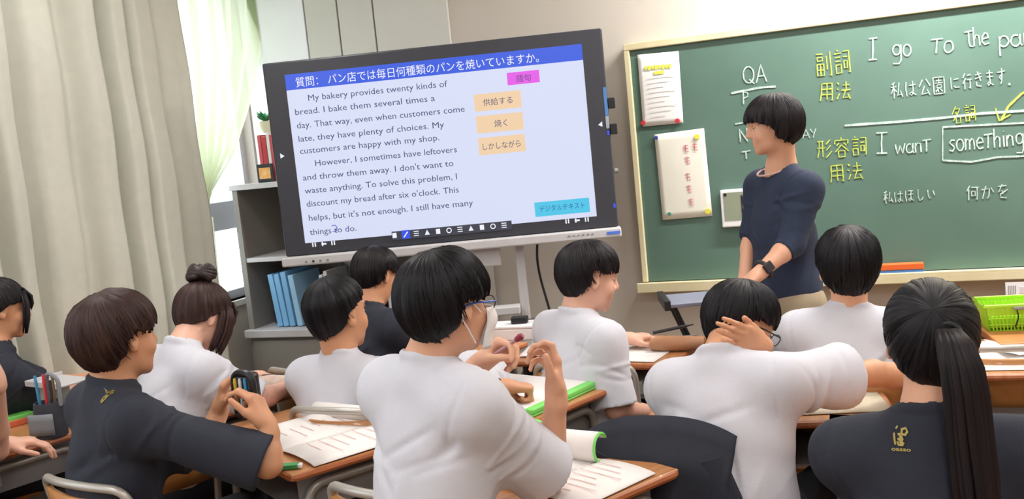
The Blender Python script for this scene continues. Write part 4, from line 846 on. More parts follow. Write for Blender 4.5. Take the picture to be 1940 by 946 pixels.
def seat_for(P,label,back=.0,dyaw=0):
    """a school chair under a seated person"""
    p=P['pel']-P['bf']*(.03+back); return chair(p[0],p[1],P['by']+math.radians(dyaw),label)
def emblem(P,px,py,size=.035,D=None,text=True,tilt=0):
    """gold embroidery laid on the back of the shirt"""
    me_v=[Vector(v) for v in P['shV']]; bv=BVHTree.FromPolygons(me_v,[tuple(int(i) for i in q) for q in P['shQ']])
    o=Vector(CAM); d=Vector(ray(px,py)).normalized(); hit,nm,i,ds=bv.ray_cast(o,d)
    if hit is None: print('emblem miss',px,py); return
    n=Vector(-P['bf']); up=Vector((0,0,1)); rt=up.cross(n).normalized()
    cols=[]
    def put(v2,f,name):
        out=[];
        for x,y in v2:
            q=hit+rt*(x*size)+up*(y*size); h2,n2,_,_=bv.ray_cast(q+n*.06,-n)
            h2=h2 if h2 is not None else q
            out.append(h2+n*.003)
        out=[Vector(P['loc'](np.array(q))) for q in out]
        m=MB().add(out,f); o2=m.build(name,M_gold,P['shirt'],smooth=False); return o2
    def strip(pts,w):
        v=[];f=[]
        for i,(x,y) in enumerate(pts):
            a=pts[max(i-1,0)];b=pts[min(i+1,len(pts)-1)];dx,dy=b[0]-a[0],b[1]-a[1];L=math.hypot(dx,dy);v+=[(x-dy/L*w,y+dx/L*w),(x+dy/L*w,y-dx/L*w)]
        f=[(2*i,2*i+1,2*i+3,2*i+2) for i in range(len(pts)-1)]; return v,f
    V=[];F=[]
    for pts,w in (([(-.42,.45),(-.44,.0),(-.40,-.4)],.075),([(-.15,.35),(.15,.42),(.2,.75),(.5,.85),(.6,.6),(.4,.35),(.15,.42)],.09),([(-.2,.0),(.25,.05)],.10),([(.08,.3),(.06,-.35)],.13),([(-.22,-.15),(-.15,-.42),(.12,-.42),(.25,-.2)],.085),([(-.25,.75),(-.1,.95)],.06)):
        v,f=strip(pts,w); k=len(V); V+=v; F+=[tuple(q+k for q in g) for g in f]
    put(V,F,'emblem')
    if text:
        v,f=text_fit('oasso',-.75,.75,-.85,.42,bold=.01); put(v,f,'emblem_lettering')
# ================================================================ people
Pz={}
# centre: masked student
Pz['mask']=P=person('person in white shirt with face mask and glasses, both hands raised, in the centre',(845,572),2.0,(812,676),2.02,-25,8,0,-26,'w','mopfull',H_black,0,lean=.06,seed=11,res=.0042,srad=.066,sw=.142,bulk=.96,
  arms=dict(R=dict(e=WZ(1040,902,.752),w=W(1054,750,2.08),tip=W(1046,676,2.09),n=-AR*.8-AF*.3,pose='curl',sc=.86,sleeve=.88),
            L=dict(e=W(850,780,2.22),w=W(905,692,2.26),tip=W(965,648,2.24),n=(AF*-.5-AU*.8),pose='pinch')))
# left foreground
Pz['brown']=P=person('person in navy shirt with brown bowl-cut hair, holding up a black pencil case, left foreground',(222,636),2.5,(212,722),2.5,-14,4,0,-28,'d','mopfull',H_brown,1,hs=1.02,lean=.06,seed=21,res=.0046,bulk=.98,srad=.062,
  arms=dict(R=dict(e=WZ(508,880,.752),w=W(507,808,2.44),tip=W(478,745,2.46),n=-AR*.8+AF*.2,pose='hook',sleeve=.97),
            L=dict(e=W(385,850,2.58),w=W(416,778,2.62),tip=W(434,705,2.60),n=AR*.8,pose='hook')))
Pz['pony']=P=person('person in navy shirt with a long black ponytail, seen from behind, right front',(1764,640),1.88,(1762,772),1.86,1,4,0,3,'d','slick',H_black,0,lean=.04,seed=31,res=.005,bulk=.98,srad=.060,hs=1.03,shoulder_drop=(.006,.006),sw=.166,eout=-.02)
Pz['neck']=P=person('person in white shirt leaning on the desk with a hand behind the neck, wearing glasses',(1404,612),2.60,(1368,668),2.46,-50,32,0,-16,'w','mop',H_black,1,lean=.13,side=-.05,seed=41,res=.0042,sw=.146,bulk=1.04,srad=.072,hs=1.0,
  arms=dict(R=dict(e=W(1655,708,2.50),w=W(1765,722,2.66),tip=W(1830,722,2.75),n=(0,0,-1),pose='rest',sleeve=.66),
            L=dict(e=W(1405,775,2.72),w=W(1442,652,2.46),tip=W(1352,616,2.32),n=AF,pose='wrap',sc=.86)))
Pz['buzz']=P=person('person in white shirt with short cropped black hair looking right, left of the centre student',(640,594),3.1,(645,668),3.1,-20,4,0,-6,'w','buzz',H_black,1,hs=1.05,sw=.143,bulk=.95,eout=.0,lean=.06,seed=51,res=.005)
Pz['bun']=P=person('person in white shirt with brown hair tied in a bun, bending over the desk',(385,596),3.25,(347,652),3.15,-20,32,0,-20,'w','bun',H_brown,2,lean=.16,seed=61,res=.0055)
Pz['bowed']=P=person('person in navy shirt with head bowed below the display',(712,520),3.8,(700,578),3.77,-16,28,0,-18,'d','mop',H_soft,1,lean=.12,seed=71,res=.0058)
Pz['profile']=P=person('person in white shirt looking down to the right, behind the green folder desk',(1116,522),3.2,(1092,588),3.2,-52,16,0,-38,'w','mop',H_soft,2,hs=1.01,lean=.02,seed=81,res=.005,srad=.058,
  arms=dict(R=dict(e=W(1168,775,3.06),w=W(1240,782,3.22),d=unit(AR*.8+AF*.5),n=(0,0,-1),pose='rest',sleeve=.93)))
Pz['front']=P=person('person in white shirt seen from behind in front of the chalkboard, beside the teacher',(1607,504),3.0,(1607,578),3.0,6,6,0,-4,'w','mop',H_black,0,hs=1.08,lean=.03,seed=91,res=.0055,srad=.06)
Pz['edge']=P=person('person in navy shirt with side locks, seated by the curtain at the left edge',(-2,584),3.45,(-12,650),3.43,-28,10,0,-40,'d','bun',H_soft,1,lean=.08,seed=101,res=.0058,
  arms=dict(R=dict(e=WZ(100,752,.752),w=WZ(150,737,.752),tip=WZ(190,718,.742),n=(0,0,-1),pose='rest',sleeve=.9)))
Pz['corner']=P=person('person mostly outside the left edge, a bare arm and hand showing',(-190,690),2.6,(-190,790),2.6,-20,12,0,-25,'w','mop',H_black,2,lean=.05,seed=111,res=.0058,
  arms=dict(R=dict(e=WZ(-8,852,.752),w=W(-8,720,2.6),tip=W(-30,660,2.6),n=-AR,pose='rest',sleeve=.7),
            L=dict(e=WZ(-90,860,.752),w=WZ(5,843,.742),tip=WZ(60,836,.735),n=(0,0,-1),pose='rest')))
Pz['hidden']=P=person('person hidden behind the masked student, only a fist with a wristwatch showing',(850,604),3.15,(850,660),3.1,-10,40,0,-8,'w','mop',H_black,1,lean=.02,seed=121,res=.0055,sw=.14,
  arms=dict(R=dict(e=WZ(905,765,.752),w=WZ(955,733,.78),tip=WZ(1010,735,.76),n=(0,0,-1),pose='fist')))
# the teacher
Pz['teacher']=P=person('teacher in navy top with black bob hair, standing and leaning on one hand',(1464,233),3.4,(1480,312),3.46,98,10,0,128,'t','bob',H_soft,0,standing=True,pel=tuple(W(1490,560,3.52)),seed=131,res=.0045,bulk=.86,sleeve=1.4,srad=.056,pants=M_beige,sw=.145,hs=.89,scoop=True,
  arms=dict(L=dict(e=W(1500,462,3.32),w=W(1436,520,3.24),tip=W(1398,548,3.22),n=(0,0,-1),pose='rest',sleeve=1.28),
            R=dict(e=W(1426,440,3.62),w=W(1408,545,3.54),tip=W(1404,590,3.54),n=(-.3,.5,0),pose='rest',sleeve=1.1)))
# ---- details of the individual people
def glasses(P,frame,blue=False):
    l=lambda x,y,z:P['loc'](P['hl'](x,y,z)); mb=MB()
    for s in (-1,1):
        mb.tube([l(s*.033+.021*math.cos(a)*(1 if True else 1),.104-.004*abs(math.cos(a)),-.004+.016*math.sin(a)) for a in np.linspace(0,2*math.pi,19)[:-1]],.0013,6,closed=True)
    mb.tube([l(-.012,.104,.0),l(0,.108,.003),l(.012,.104,.0)],.0013,6); o=mb.build('glasses',frame,P['t'])
    for s in (-1,1):
        MB().tube([l(s*.055,.100,.0),l(s*.078,.08,.002),l(s*.083,.02,.002),l(s*.082,-.01,-.002),l(s*.078,-.03,-.022)],.0022,6).build('temple_arm',M_blueframe if blue else frame,o)
        MB().add([l(s*.033+.020*math.cos(a),.1025-.004*abs(math.cos(a)),-.004+.015*math.sin(a)) for a in np.linspace(0,2*math.pi,17)[:-1]],[tuple(range(16))]).build('lens',M_glass,o,smooth=False)
M_blueframe=mat('blue_spectacle_arm','2D5FC0',.35)
P=Pz['mask']; glasses(P,M_black,True)
def maskfn(u,v):
    a=(u-.5)*2.5; z=-.012-.095*v; rx=.066-.012*v*v; ry=.062+.036*math.sin(min(1,v*1.3+.2)*math.pi*.8)+.0*v
    return P['loc'](P['hl'](rx*math.sin(a)*1.12,.030+ry*math.cos(a)*1.05+.012*(1-abs(a))*(1 if abs(a)<1 else 0)*.8,z))
mo=MB().grid(maskfn,22,12).build('face_mask',M_mask,P['t'],smooth='all',solid=.0015)
for s in (-1,1):
    MB().tube([P['loc'](P['hl'](s*x,y,z)) for x,y,z in ((.067,.045,-.022),(.080,.015,-.004),(.084,-.014,.012),(.086,-.030,-.004),(.082,-.022,-.035),(.074,.0,-.055),(.060,.035,-.090))],.0015,6).build('ear_loop',M_mask,mo)
glasses(Pz['neck'],M_black)
def on_head(P,*pts): return [P['loc'](P['hl'](*p)) for p in pts]
# ponytail
P=Pz['pony']
mb=MB(); tie=np.array([.0,-.112,.035])
base=P['hl'](.024,-.108,.030)
path=[(.016,-.095,.020),(.020,-.122,.026),(.026,-.150,.008),(.032,-.160,-.03),(.036,-.158,-.08),(.038,-.150,-.15),(.042,-.150,-.23),(.046,-.150,-.31),(.048,-.148,-.38)]
wid=[.012,.024,.034,.040,.042,.044,.046,.044,.026]
rg=np.random.default_rng(3)
for k in range(46):
    a=rg.uniform(0,6.28); q=math.sqrt(rg.uniform(0,1)); ex=rg.uniform(-.25,.05)
    pts=[];rr=[]
    for i,(p_,w_) in enumerate(zip(path,wid)):
        s_=i/8; rad=w_*.80*q*(1+.15*math.sin(3*s_+a)); pts.append(P['loc'](P['hl'](p_[0]+math.cos(a+.3*s_)*rad,p_[1]+math.sin(a+.3*s_)*rad*.6,p_[2]+(ex*.3*s_*s_ if i==8 else 0)))); rr.append((.003 if i==0 else .0105*(1 if i<7 else .8 if i==7 else .25)))
    mb.tube(pts,.01,6,rads=rr)
po=mb.build('ponytail',mat('ponytail_hair','120E12',.5,spec=.25,c2='20171A',scale=30,stretch=(1,1,.06)),P['t'],smooth='all')
MB().tube([P['loc'](P['hl'](.022+.020*math.cos(a),-.114+.006*math.sin(a),.024+.018*math.sin(a))) for a in np.linspace(0,6.28,15)[:-1]],.005,8,closed=True).build('hair_tie',M_black,P['t'])
# bun
P=Pz['bun']; mb=MB(); c=np.array([-.01,-.058,.128])
for k in range(9):
    ph=k*.7; pts=[]
    for s_ in np.linspace(0,1,14):
        a=s_*4.2+ph; lat=(k/8-.5)*2.2; rr=.037*math.cos(lat*.65)+.005
        pts.append(P['loc'](P['hl'](c[0]+rr*math.cos(a),c[1]+rr*math.sin(a)*.95-.0,c[2]+.031*math.sin(lat)+.006*math.sin(a*2+k))))
    mb.tube(pts,.012,7,rads=[.004]+[.0125]*12+[.004])
mb.ball(P['loc'](P['hl'](*c)),.028,12,8); mb.build('hair_bun',mat('bun_hair','33221F',.45,c2='1C1213',scale=40),P['t'],smooth='all')
mb=MB(); rg=np.random.default_rng(8)
for k in range(22):
    s=1; x0=.070+rg.normal(0,.004); y0=.035+rg.uniform(-.02,.045)
    mb.tube(on_head(P,(x0*.9,y0-.01,.05),(x0+.010,y0,.01),(x0+.006,y0+.012,-.04),(x0-.004,y0+.016,-.085),(x0-.012,y0+.016,-.115-rg.uniform(0,.02))),.004,6,rads=[.003,.006,.0055,.004,.001])
for k in range(16):
    x0=-.03+.0045*k
    mb.tube(on_head(P,(x0,.075,.078),(x0,.102,.05),(x0*1.05,.108,.01),(x0*1.1,.104,-.025-rg.uniform(0,.02))),.004,6,rads=[.003,.006,.005,.001])
mb.build('side_locks',H_brown,P['t'],smooth='all')
P=Pz['edge']; mb=MB()
for k in range(14):
    x0=.066+rg.normal(0,.004); y0=.068+rg.uniform(-.008,.012)
    mb.tube(on_head(P,(x0*.7,y0-.0,.07),(x0+.004,y0+.008,.02),(x0+.002,y0+.012,-.04),(x0-.004,y0+.010,-.095)),.004,6,rads=[.003,.005,.0045,.001])
for k in range(18):
    x0=-.05+.0058*k
    mb.tube(on_head(P,(x0,.070,.080),(x0,.100,.05),(x0*1.05,.106,.02),(x0*1.1,.103,.0-rg.uniform(0,.015))),.004,6,rads=[.003,.006,.005,.001])
mb.build('side_locks',H_soft,P['t'],smooth='all')
# wristwatches
def watch(P,sd,face=(0,0,1)):
    Wr=P['arms'][sd+'w']-P['arms'][sd+'d']*.0; E=P['arms'][sd+'e']; d=unit(Wr-E); c=Wr-d*.03; x=unit(np.cross(d,face)); y=np.cross(x,d)
    MB().tube([P['loc'](c+.030*(x*math.cos(a)+y*math.sin(a))) for a in np.linspace(0,6.28,17)[:-1]],.008,8,closed=True).build('wristwatch',M_black,P['t'])
    fc=c+y*.031; mb=MB(); R=Matrix(np.stack([x,d,y],1).tolist()); q=P['loc'](fc); Rl=Matrix(np.stack([P['loc'](fc+v)-q for v in (x,d,y)],1).tolist())
    mb.box(-.017,.017,-.019,.019,-.004,.007,rot=Rl,c=Vector(q)).build('watch_case',M_black,P['t'],smooth=False,bevel=.003)
watch(Pz['teacher'],'L',-AF); watch(Pz['hidden'],'R',(0,0,1))
# emblems
emblem(Pz['pony'],1705,832,.023); emblem(Pz['brown'],203,752,.024,text=False)
# teacher collar trim: beige undershirt edge
P=Pz['teacher']; MB().tube([P['loc'](P['N']-P['u']*.014+P['f']*.026+(P['r']*math.cos(a)+P['f']*math.sin(a))*.064-P['u']*.020*math.sin(a)) for a in np.linspace(0,6.28,25)[:-1]],.004,6,closed=True).build('neckline_trim',mat('pale_pink_trim','C9A59B',.8),P['t'])
MB().tube([P['loc'](P['hl'](s_,y_,z_)) for s_,y_,z_ in ((0,0,-.1),(0,0,-.1001))],.001,4) 
# chairs beneath the seated
def chair_by_rail(px,py,rz,label,z=.755):
    p=WZ(px,py,z); r_=math.radians(rz); return chair(p[0]+math.cos(r_)*0-math.sin(r_)*.272,p[1]+math.cos(r_)*.272,r_,label)
chair_by_rail(132,918,-12,'school chair with wooden back under the brown-haired person at the lower left')
chair_by_rail(705,938,-14,'school chair under the masked student, only its top rail showing at the bottom')
chair_by_rail(626,803,-4,'school chair with grey rail behind the person with cropped hair',.715)
chair_by_rail(1096,692,-4,'school chair with silver frame and wooden back behind the person looking down right')
for k,l,b,dy in (('pony','school chair under the person with the ponytail',.02,0),('bun','school chair under the person with the hair bun',0,75),
   ('bowed','school chair under the head-bowed navy-shirted person',0,0),('front','school chair under the person seated beside the teacher',0,0),('edge','school chair under the person by the curtain',-.04,-60),('corner','school chair of the person outside the left edge',0,10),('hidden','school chair hidden behind the masked student',0,0)):
    seat_for(Pz[k],l,b,dy)
# chair of the leaning student with a jacket over it
P=Pz['neck']; jc=WZ(1262,803,.775); rz=math.radians(-4)
jy=jc[1]+.27; jx=jc[0]
chair(jx,jy,rz,'school chair draped with a dark jacket in front of the leaning student')
ja=thing('jacket','dark navy jacket hung over the chair back','jacket',(jx,jy,0),rz)
def jack(u,v):
    a=(u-.5)*2; s=v*2-1   # v: front hem -> over the top -> back hem
    wv=.168+.022*(1-abs(s))+.012*math.sin(5*s)+.02*abs(s)
    x=a*wv; top=.790-.045*abs(a)**2.6
    if s<0: y=-.318-.026*min(1,-s*3)-.018*math.sin(a*4+1)*(-s)-.012*math.sin(9*a)*(-s); z=top-(.46)*(-s)**1.0
    else: y=-.215+.0*s; z=top-.30*s
    yy=-.270+ (y+.262)*min(1,abs(s)*6)
    z=z-(.012 if abs(s)>.02 else 0)
    return (x,yy,z)
MB().grid(jack,36,44).build('jacket_body',M_navy,ja,smooth='all',solid=.012)
MB().tube([(.13,-.30,.70),(.165,-.32,.60),(.175,-.325,.45),(.17,-.32,.33)],.04,12,rads=[.035,.045,.042,.038]).build('jacket_sleeve',M_navy,ja)
MB().tube([(-.13,-.30,.70),(-.165,-.32,.60),(-.175,-.325,.45),(-.17,-.32,.33)],.04,12,rads=[.035,.045,.042,.038]).build('jacket_sleeve',M_navy,ja)
# ================================================================ desks and the things on them
def desk_corner(px,py,corner,rz,label):
    """desk whose named corner of the top lies at that point of the photograph (z=.72)"""
    p=WZ(px,py,.70); sx,sy=corner; c,s=math.cos(rz),math.sin(rz); ox,oy=sx*.335,sy*.235
    x=p[0]-(c*ox-s*oy); y=p[1]-(s*ox+c*oy); desk(x,y,rz,label); return x,y,rz
def onD(d,x,y): c,s=math.cos(d[2]),math.sin(d[2]); return (d[0]+c*x-s*y,d[1]+s*x+c*y,.701)
D={}
def desk_at(x,y,rz,label): desk(x,y,rz,label); return x,y,rz
D['mask']=desk_corner(1297,888,(1,1),math.radians(-31),'school desk with open notebooks in front of the masked student')
D['brown']=desk_corner(548,905,(1,-1),math.radians(-33),'school desk with a workbook in front of the person with brown hair')
D['corner']=desk_corner(192,805,(1,1),math.radians(-18),'school desk at the left edge carrying the pencil stand')
D['edge']=desk_at(-2.97,2.93,math.radians(-14),'school desk by the curtain under the grey tray')
D['bun']=desk_corner(566,742,(1,1),math.radians(-21),'school desk with a beige pencil pouch')
D['hidden']=desk_corner(1166,733,(1,1),math.radians(-22),'school desk with the green-edged folder behind the raised hand')
D['far']=desk_corner(1006,647,(1,1),math.radians(-15),'school desk with a white box below the display')
D['mid']=desk_corner(1275,693,(1,-1),math.radians(-7),'school desk with white papers below the corner of the chalkboard')
D['neck']=desk_corner(1712,795,(1,-1),math.radians(8),'school desk with a sheet of beige paper right of the leaning student')
D['front']=desk_corner(1440,650,(-1,-1),math.radians(2),'school desk with white papers beside the teacher')
D['right']=desk_corner(1800,712,(-1,-1),math.radians(2),'school desk with white papers at the right edge')
D['pony']=(Pz['pony']['pel'][0]+.10,Pz['pony']['pel'][1]+.44,0); desk(*D['pony'],'school desk hidden in front of the person with the ponytail')
# books and sheets
def book(d,x,y,rz,w,h,label,page='F0EEEC',cover=None,curl=.02,thick=.008,lines=True):
    p=onD(d,x,y); t=thing('open_book',label,'book',p,d[2]+rz)
    if cover is not None: MB().box(-w/2-.004,w/2+.004,-h/2-.004,h/2+.004,0,.003).build('cover',cover,t,smooth=False)
    for s in (-1,1):
        MB().grid(lambda u,v:(s*u*w/2,(v-.5)*h,.004+thick*math.sin(min(1,u*1.0)*math.pi)**.7*(1) + (curl*max(0,u-.7)/.3 if s<0 else 0)),10,3).build('page',M_pagem,t,smooth='all',solid=.0015)
    if lines:
        for s in (-1,1):
            mb=MB()
            for k in range(7):
                x0=(.15 if s>0 else -.9)*w/2; z=.0063+thick*.98; mb.box(x0,x0+w*.36*(.6+.4*((k*7)%3)/2),h*.36-k*h*.11-.001,h*.36-k*h*.11+.001,z,z+.0004)
            mb.build('printed_lines',M_print,t,smooth=False)
    return t
M_pagem=mat('book_page','EEE9E6',.8,var=.03,scale=12); M_print=mat('pink_print','D9A9AC',.8)
def paper(d,x,y,rz,w,h,label,m=M_paper,z=0):
    p=onD(d,x,y); t=tag(MB().grid(lambda u,v:((u-.5)*w,(v-.5)*h,.002+.003*math.sin(u*2.5+1)*math.sin(v*2)),6,6).build('paper_sheet',m,None,smooth='all',solid=.0008),label,'paper'); t.location=(p[0],p[1],p[2]+z); t.rotation_euler.z=d[2]+rz; return t
def rolled(d,x,y,rz,L,r,label,edge=M_limepaper,z=0):
    p=onD(d,x,y); t=thing('rolled_booklet',label,'book',(p[0],p[1],p[2]+z),d[2]+rz)
    prof=[]
    n=22
    MB().grid(lambda u,v:((v-.5)*L, .07-.16*u if u>.55 else .07-.16*.55+ -r*math.sin((.55-u)/.55*4.2), .003 if u>.55 else .003+r-r*math.cos((.55-u)/.55*4.2)),n,4).build('booklet_sheet',M_pagem,t,smooth='all',solid=.006)
    MB().tube([(L/2,.07-.088-r*math.sin(a),.003+r-r*math.cos(a)) for a in np.linspace(0,4.2,14)],.004,6).build('coloured_edge',edge,t)
    return t
d=D['mask']
book(d,.14,.02,.06,.36,.26,'open workbook with pale pink print lying at the right of the masked student\'s desk',cover=None)
rolled(d,.02,.12,.35,.25,.035,'half rolled white booklet with a lime edge, behind the open workbook')
mb=thing('green_notebook','small bright green notebook at the back of the masked student\'s desk','book',onD(d,-.16,.17),d[2]); MB().box(-.07,.07,-.05,.05,0,.035).build('cover',M_limepaper,mb,smooth=False,bevel=.003); MB().box(-.066,.071,-.051,.048,.004,.031).build('pages',M_paper,mb,smooth=False)
d=D['brown']
book(d,.11,.0,.03,.42,.33,'open workbook with pink print on the desk of the brown-haired student')
rolled(d,-.02,.13,.35,.27,.022,'white booklet rolled up with a pale green end on the brown-haired student\'s desk')
pp=thing('green_eraser','small green eraser at the near edge of the brown-haired student\'s desk','eraser',WZ(545,888,.702),.3); MB().box(-.03,.03,-.012,.012,0,.012).build('eraser_sleeve',mat('dark_green','3F9A57',.5),pp,smooth=False,bevel=.002); MB().box(.03,.04,-.010,.010,.001,.011).build('rubber',M_whitep,pp,smooth=False,bevel=.002)
d=D['corner']
paper(d,-.10,-.06,.1,.26,.19,'white sheet with a green edge on the left edge desk'); 
nb=thing('notebook','orange-edged notebook with a green top by the pencil stand at the left edge','book',onD(d,-.09,.10),d[2]); MB().box(-.13,.11,-.06,.07,0,.02).build('cover',mat('red_orange_cover','D96A48',.5),nb,smooth=False,bevel=.002); MB().box(-.128,.10,-.058,.068,.02,.03).build('pages',M_limepaper,nb,smooth=False)
# pencil stand on the left desk
p=WZ(100,825,.702); ps=thing('pencil_case','standing grey and black pencil case full of pens on the left edge desk','pencil case',(p[0],p[1],.701),.2)
M_fab=mat('dark_grey_fabric','3C3E46',.8,var=.15,scale=60); M_fab2=mat('grey_fabric','8C8F96',.7)
MB().lathe([(.0,.0),(.048,.0),(.050,.02),(.046,.10),(.043,.115),(.038,.115),(.040,.02)],n=22).build('case_body',M_fab,ps)
MB().grid(lambda u,v:(-.045+.09*u,-.048-.004*math.sin(u*3.14),.015+.07*v),6,3).build('case_pocket',M_fab2,ps,smooth='all',solid=.003)
MB().tube(bend([(.045,.0,.10),(.05,.0,.19),(.012,.0,.215),(-.0,.0,.11)],.03),.007,8).build('case_strap',M_fab2,ps)
for k,(dx,dy,h,c,l) in enumerate(((-.022,-.008,.20,'4C9BC8','blue pen standing leftmost in the pencil case'),(-.008,.010,.19,'E8E8EA','white pen standing in the pencil case'),(.008,-.012,.205,'D9424F','red pen standing in the middle of the pencil case'),(.020,.008,.20,'A78B6A','brown pencil standing in the pencil case'),(.026,-.010,.185,'2C2E34','black pen standing at the right of the pencil case'))):
    t=thing('pen',l,'pen',(p[0]+dx,p[1]+dy,.705),0,'pens in the standing pencil case'); MB().tube([(0,0,0),(dx*.3,0,h-.03)],.0048,8).build('barrel',mat('pen_%d'%k,c,.4),t); MB().tube([(dx*.3,0,h-.03),(dx*.35,0,h)],.005,8,rads=[.0055,.004]).build('cap',mat('pen_%d'%k,c,.4),t)
# grey tray and books on desk by curtain
d=D['corner']; p=WZ(112,792,.702)
tr=thing('desk_tray','light grey plastic stand with a flat top behind the pencil case at the left','tray',(p[0],p[1],.701),d[2]+.1)
MB().box(-.06,.13,-.07,.07,.130,.137).box(-.06,.13,-.07,-.065,.135,.15).box(-.06,-.055,-.07,.07,.135,.15).build('tray_top',M_greyp,tr,smooth=False,bevel=.003); MB().box(-.03,.03,-.04,.04,0,.130).build('tray_base',mat('grey_green_plastic','9FA8A2',.5),tr,smooth=False,bevel=.004)
bx=thing('clear_case','clear grey pencil box lying on the flat grey stand','box',(p[0]+.06,p[1]+.05,.752),.1); MB().box(-.07,.07,-.03,.03,0,.022).build('case_bottom',mat('smoky_plastic','8E949A',.25),bx,smooth=False,bevel=.006); MB().box(-.07,.07,-.03,.03,.022,.03).build('case_lid',M_greyp,bx,smooth=False,bevel=.003)
# pouch
d=D['bun']; p=WZ(520,728,.75); po=thing('pencil_pouch','plump beige pencil pouch on the desk right of the hair-bun student','pencil case',(p[0],p[1],.701),.1)
M_pouch=mat('beige_pouch_cloth','D9C7B8',.8,c2='C9AFA2',scale=30)
MB().lathe([(.001,-.095),(.030,-.090),(.040,-.05),(.043,0),(.040,.05),(.030,.09),(.001,.095)],n=18).build('pouch_body',M_pouch,po).matrix_local=Matrix.Translation((0,0,.040))@Matrix.Rotation(math.radians(90),4,'Y')
MB().tube([(-.09,.0,.065),(-.04,.004,.081),(.03,.0,.082),(.09,.0,.068)],.003,6).build('zip',mat('dark_zip','4A4440',.5),po)
MB().tube([(.06,-.03,.02),(.062,-.036,.05),(.06,0,.082),(.06,.03,.06)],.006,6).build('strap',M_pouch,po)
paper(d,.14,-.04,.1,.26,.20,'white sheet on the pouch desk')
# green folder
d=D['hidden']; p=onD(d,.10,.02); gf=thing('green_folder','lime green folder with white sheets on the desk behind the raised hand','folder',p,d[2]+.06)
MB().box(-.20,.20,-.17,.17,0,.006).build('cover',M_limepaper,gf,smooth=False,bevel=.002); MB().box(-.195,.165,-.165,.165,.006,.020).build('pages',M_pagem,gf,smooth=False,bevel=.002); MB().box(.165,.20,-.17,.17,.006,.022).build('spine',M_limepaper,gf,smooth=False,bevel=.004)
paper(d,-.2,-.10,.3,.2,.15,'loose lilac sheet at the near left of the green folder desk',mat('lilac_paper','DDD3E6',.8))
# far desk box etc
d=D['far']; p=WZ(975,640,.702); wb=thing('white_box','low white box on the desk below the display','box',(p[0],p[1],.701),.05); MB().box(-.10,.11,-.06,.06,0,.050).build('box_body',M_whitep,wb,smooth=False,bevel=.006); MB().box(-.102,.112,-.062,.062,.05,.062).build('box_lid',M_whitep,wb,smooth=False,bevel=.004)
ad=thing('power_adapter','small black power adapter on the white box','adapter',(p[0]+.03,p[1],.764),.2); MB().box(-.035,.035,-.02,.02,0,.028).build('adapter_body',M_black,ad,smooth=False,bevel=.005); MB().tube([(.035,0,.012),(.06,.02,.012),(.08,.05,.003),(.05,.07,.003)],.0025,6).build('adapter_lead',M_cable,ad)
paper(d,-.05,-.10,.0,.28,.2,'white sheet on the desk below the display')
# mid desk papers
d=D['mid']; rolled(d,-.02,.06,.08,.26,.02,'curled white booklet on the desk below the chalkboard corner',edge=M_pagem); paper(d,.06,-.10,-.03,.40,.2,'white sheet at the near edge of the desk below the chalkboard corner'); paper(d,-.2,-.06,.2,.22,.2,'small white sheet at the left of the desk below the chalkboard corner',z=.004)
pp=WZ(1282,648,.735); tp=thing('tan_pencil_case','long tan leather pencil case on the desk beside the white papers','pencil case',(pp[0],pp[1],.701),.05); MB().lathe([(.001,-.10),(.022,-.095),(.027,-.05),(.028,.05),(.022,.1),(.001,.105)],n=16).build('case_body',mat('tan_leather','B98561',.55,var=.15),tp).matrix_local=Matrix.Translation((0,0,.028))@Matrix.Rotation(math.radians(90),4,'Y'); MB().tube([(-.08,0,.051),(.08,0,.056)],.002,6).build('zip',M_tray,tp)
bp=thing('black_pen','black pen resting across the tan pencil case','pen',WZ(1268,628,.78),.4); MB().tube([(-.06,0,0),(.05,0,.012)],.006,8).build('barrel',M_black,bp); MB().tube([(.05,0,.012),(.09,0,.016)],.005,8,rads=[.006,.002]).build('tip',M_black,bp)
# things in the mid desk's tray
d=D['mid']
for dx,w_,h_,c,l in ((-.10,.08,.03,'C8414A','red pencil tin in the tray of the desk below the chalkboard corner'),(.02,.10,.045,'5B6460','grey-green book in the tray of the desk below the chalkboard corner'),(.15,.08,.05,'B9B4AE','pale box in the tray of the desk below the chalkboard corner')):
    p=onD(d,dx,-.10); t=thing('tray_item',l,'item',(p[0],p[1],.569),d[2]); MB().box(-w_/2,w_/2,-.06,.08,0,h_).build('body',mat('tray_'+c,c,.5),t,smooth=False,bevel=.004); MB().box(-w_/2-.001,w_/2+.001,-.061,.081,h_*.7,h_+.001).build('lid',mat('tray_'+c,c,.5),t,smooth=False,bevel=.003)
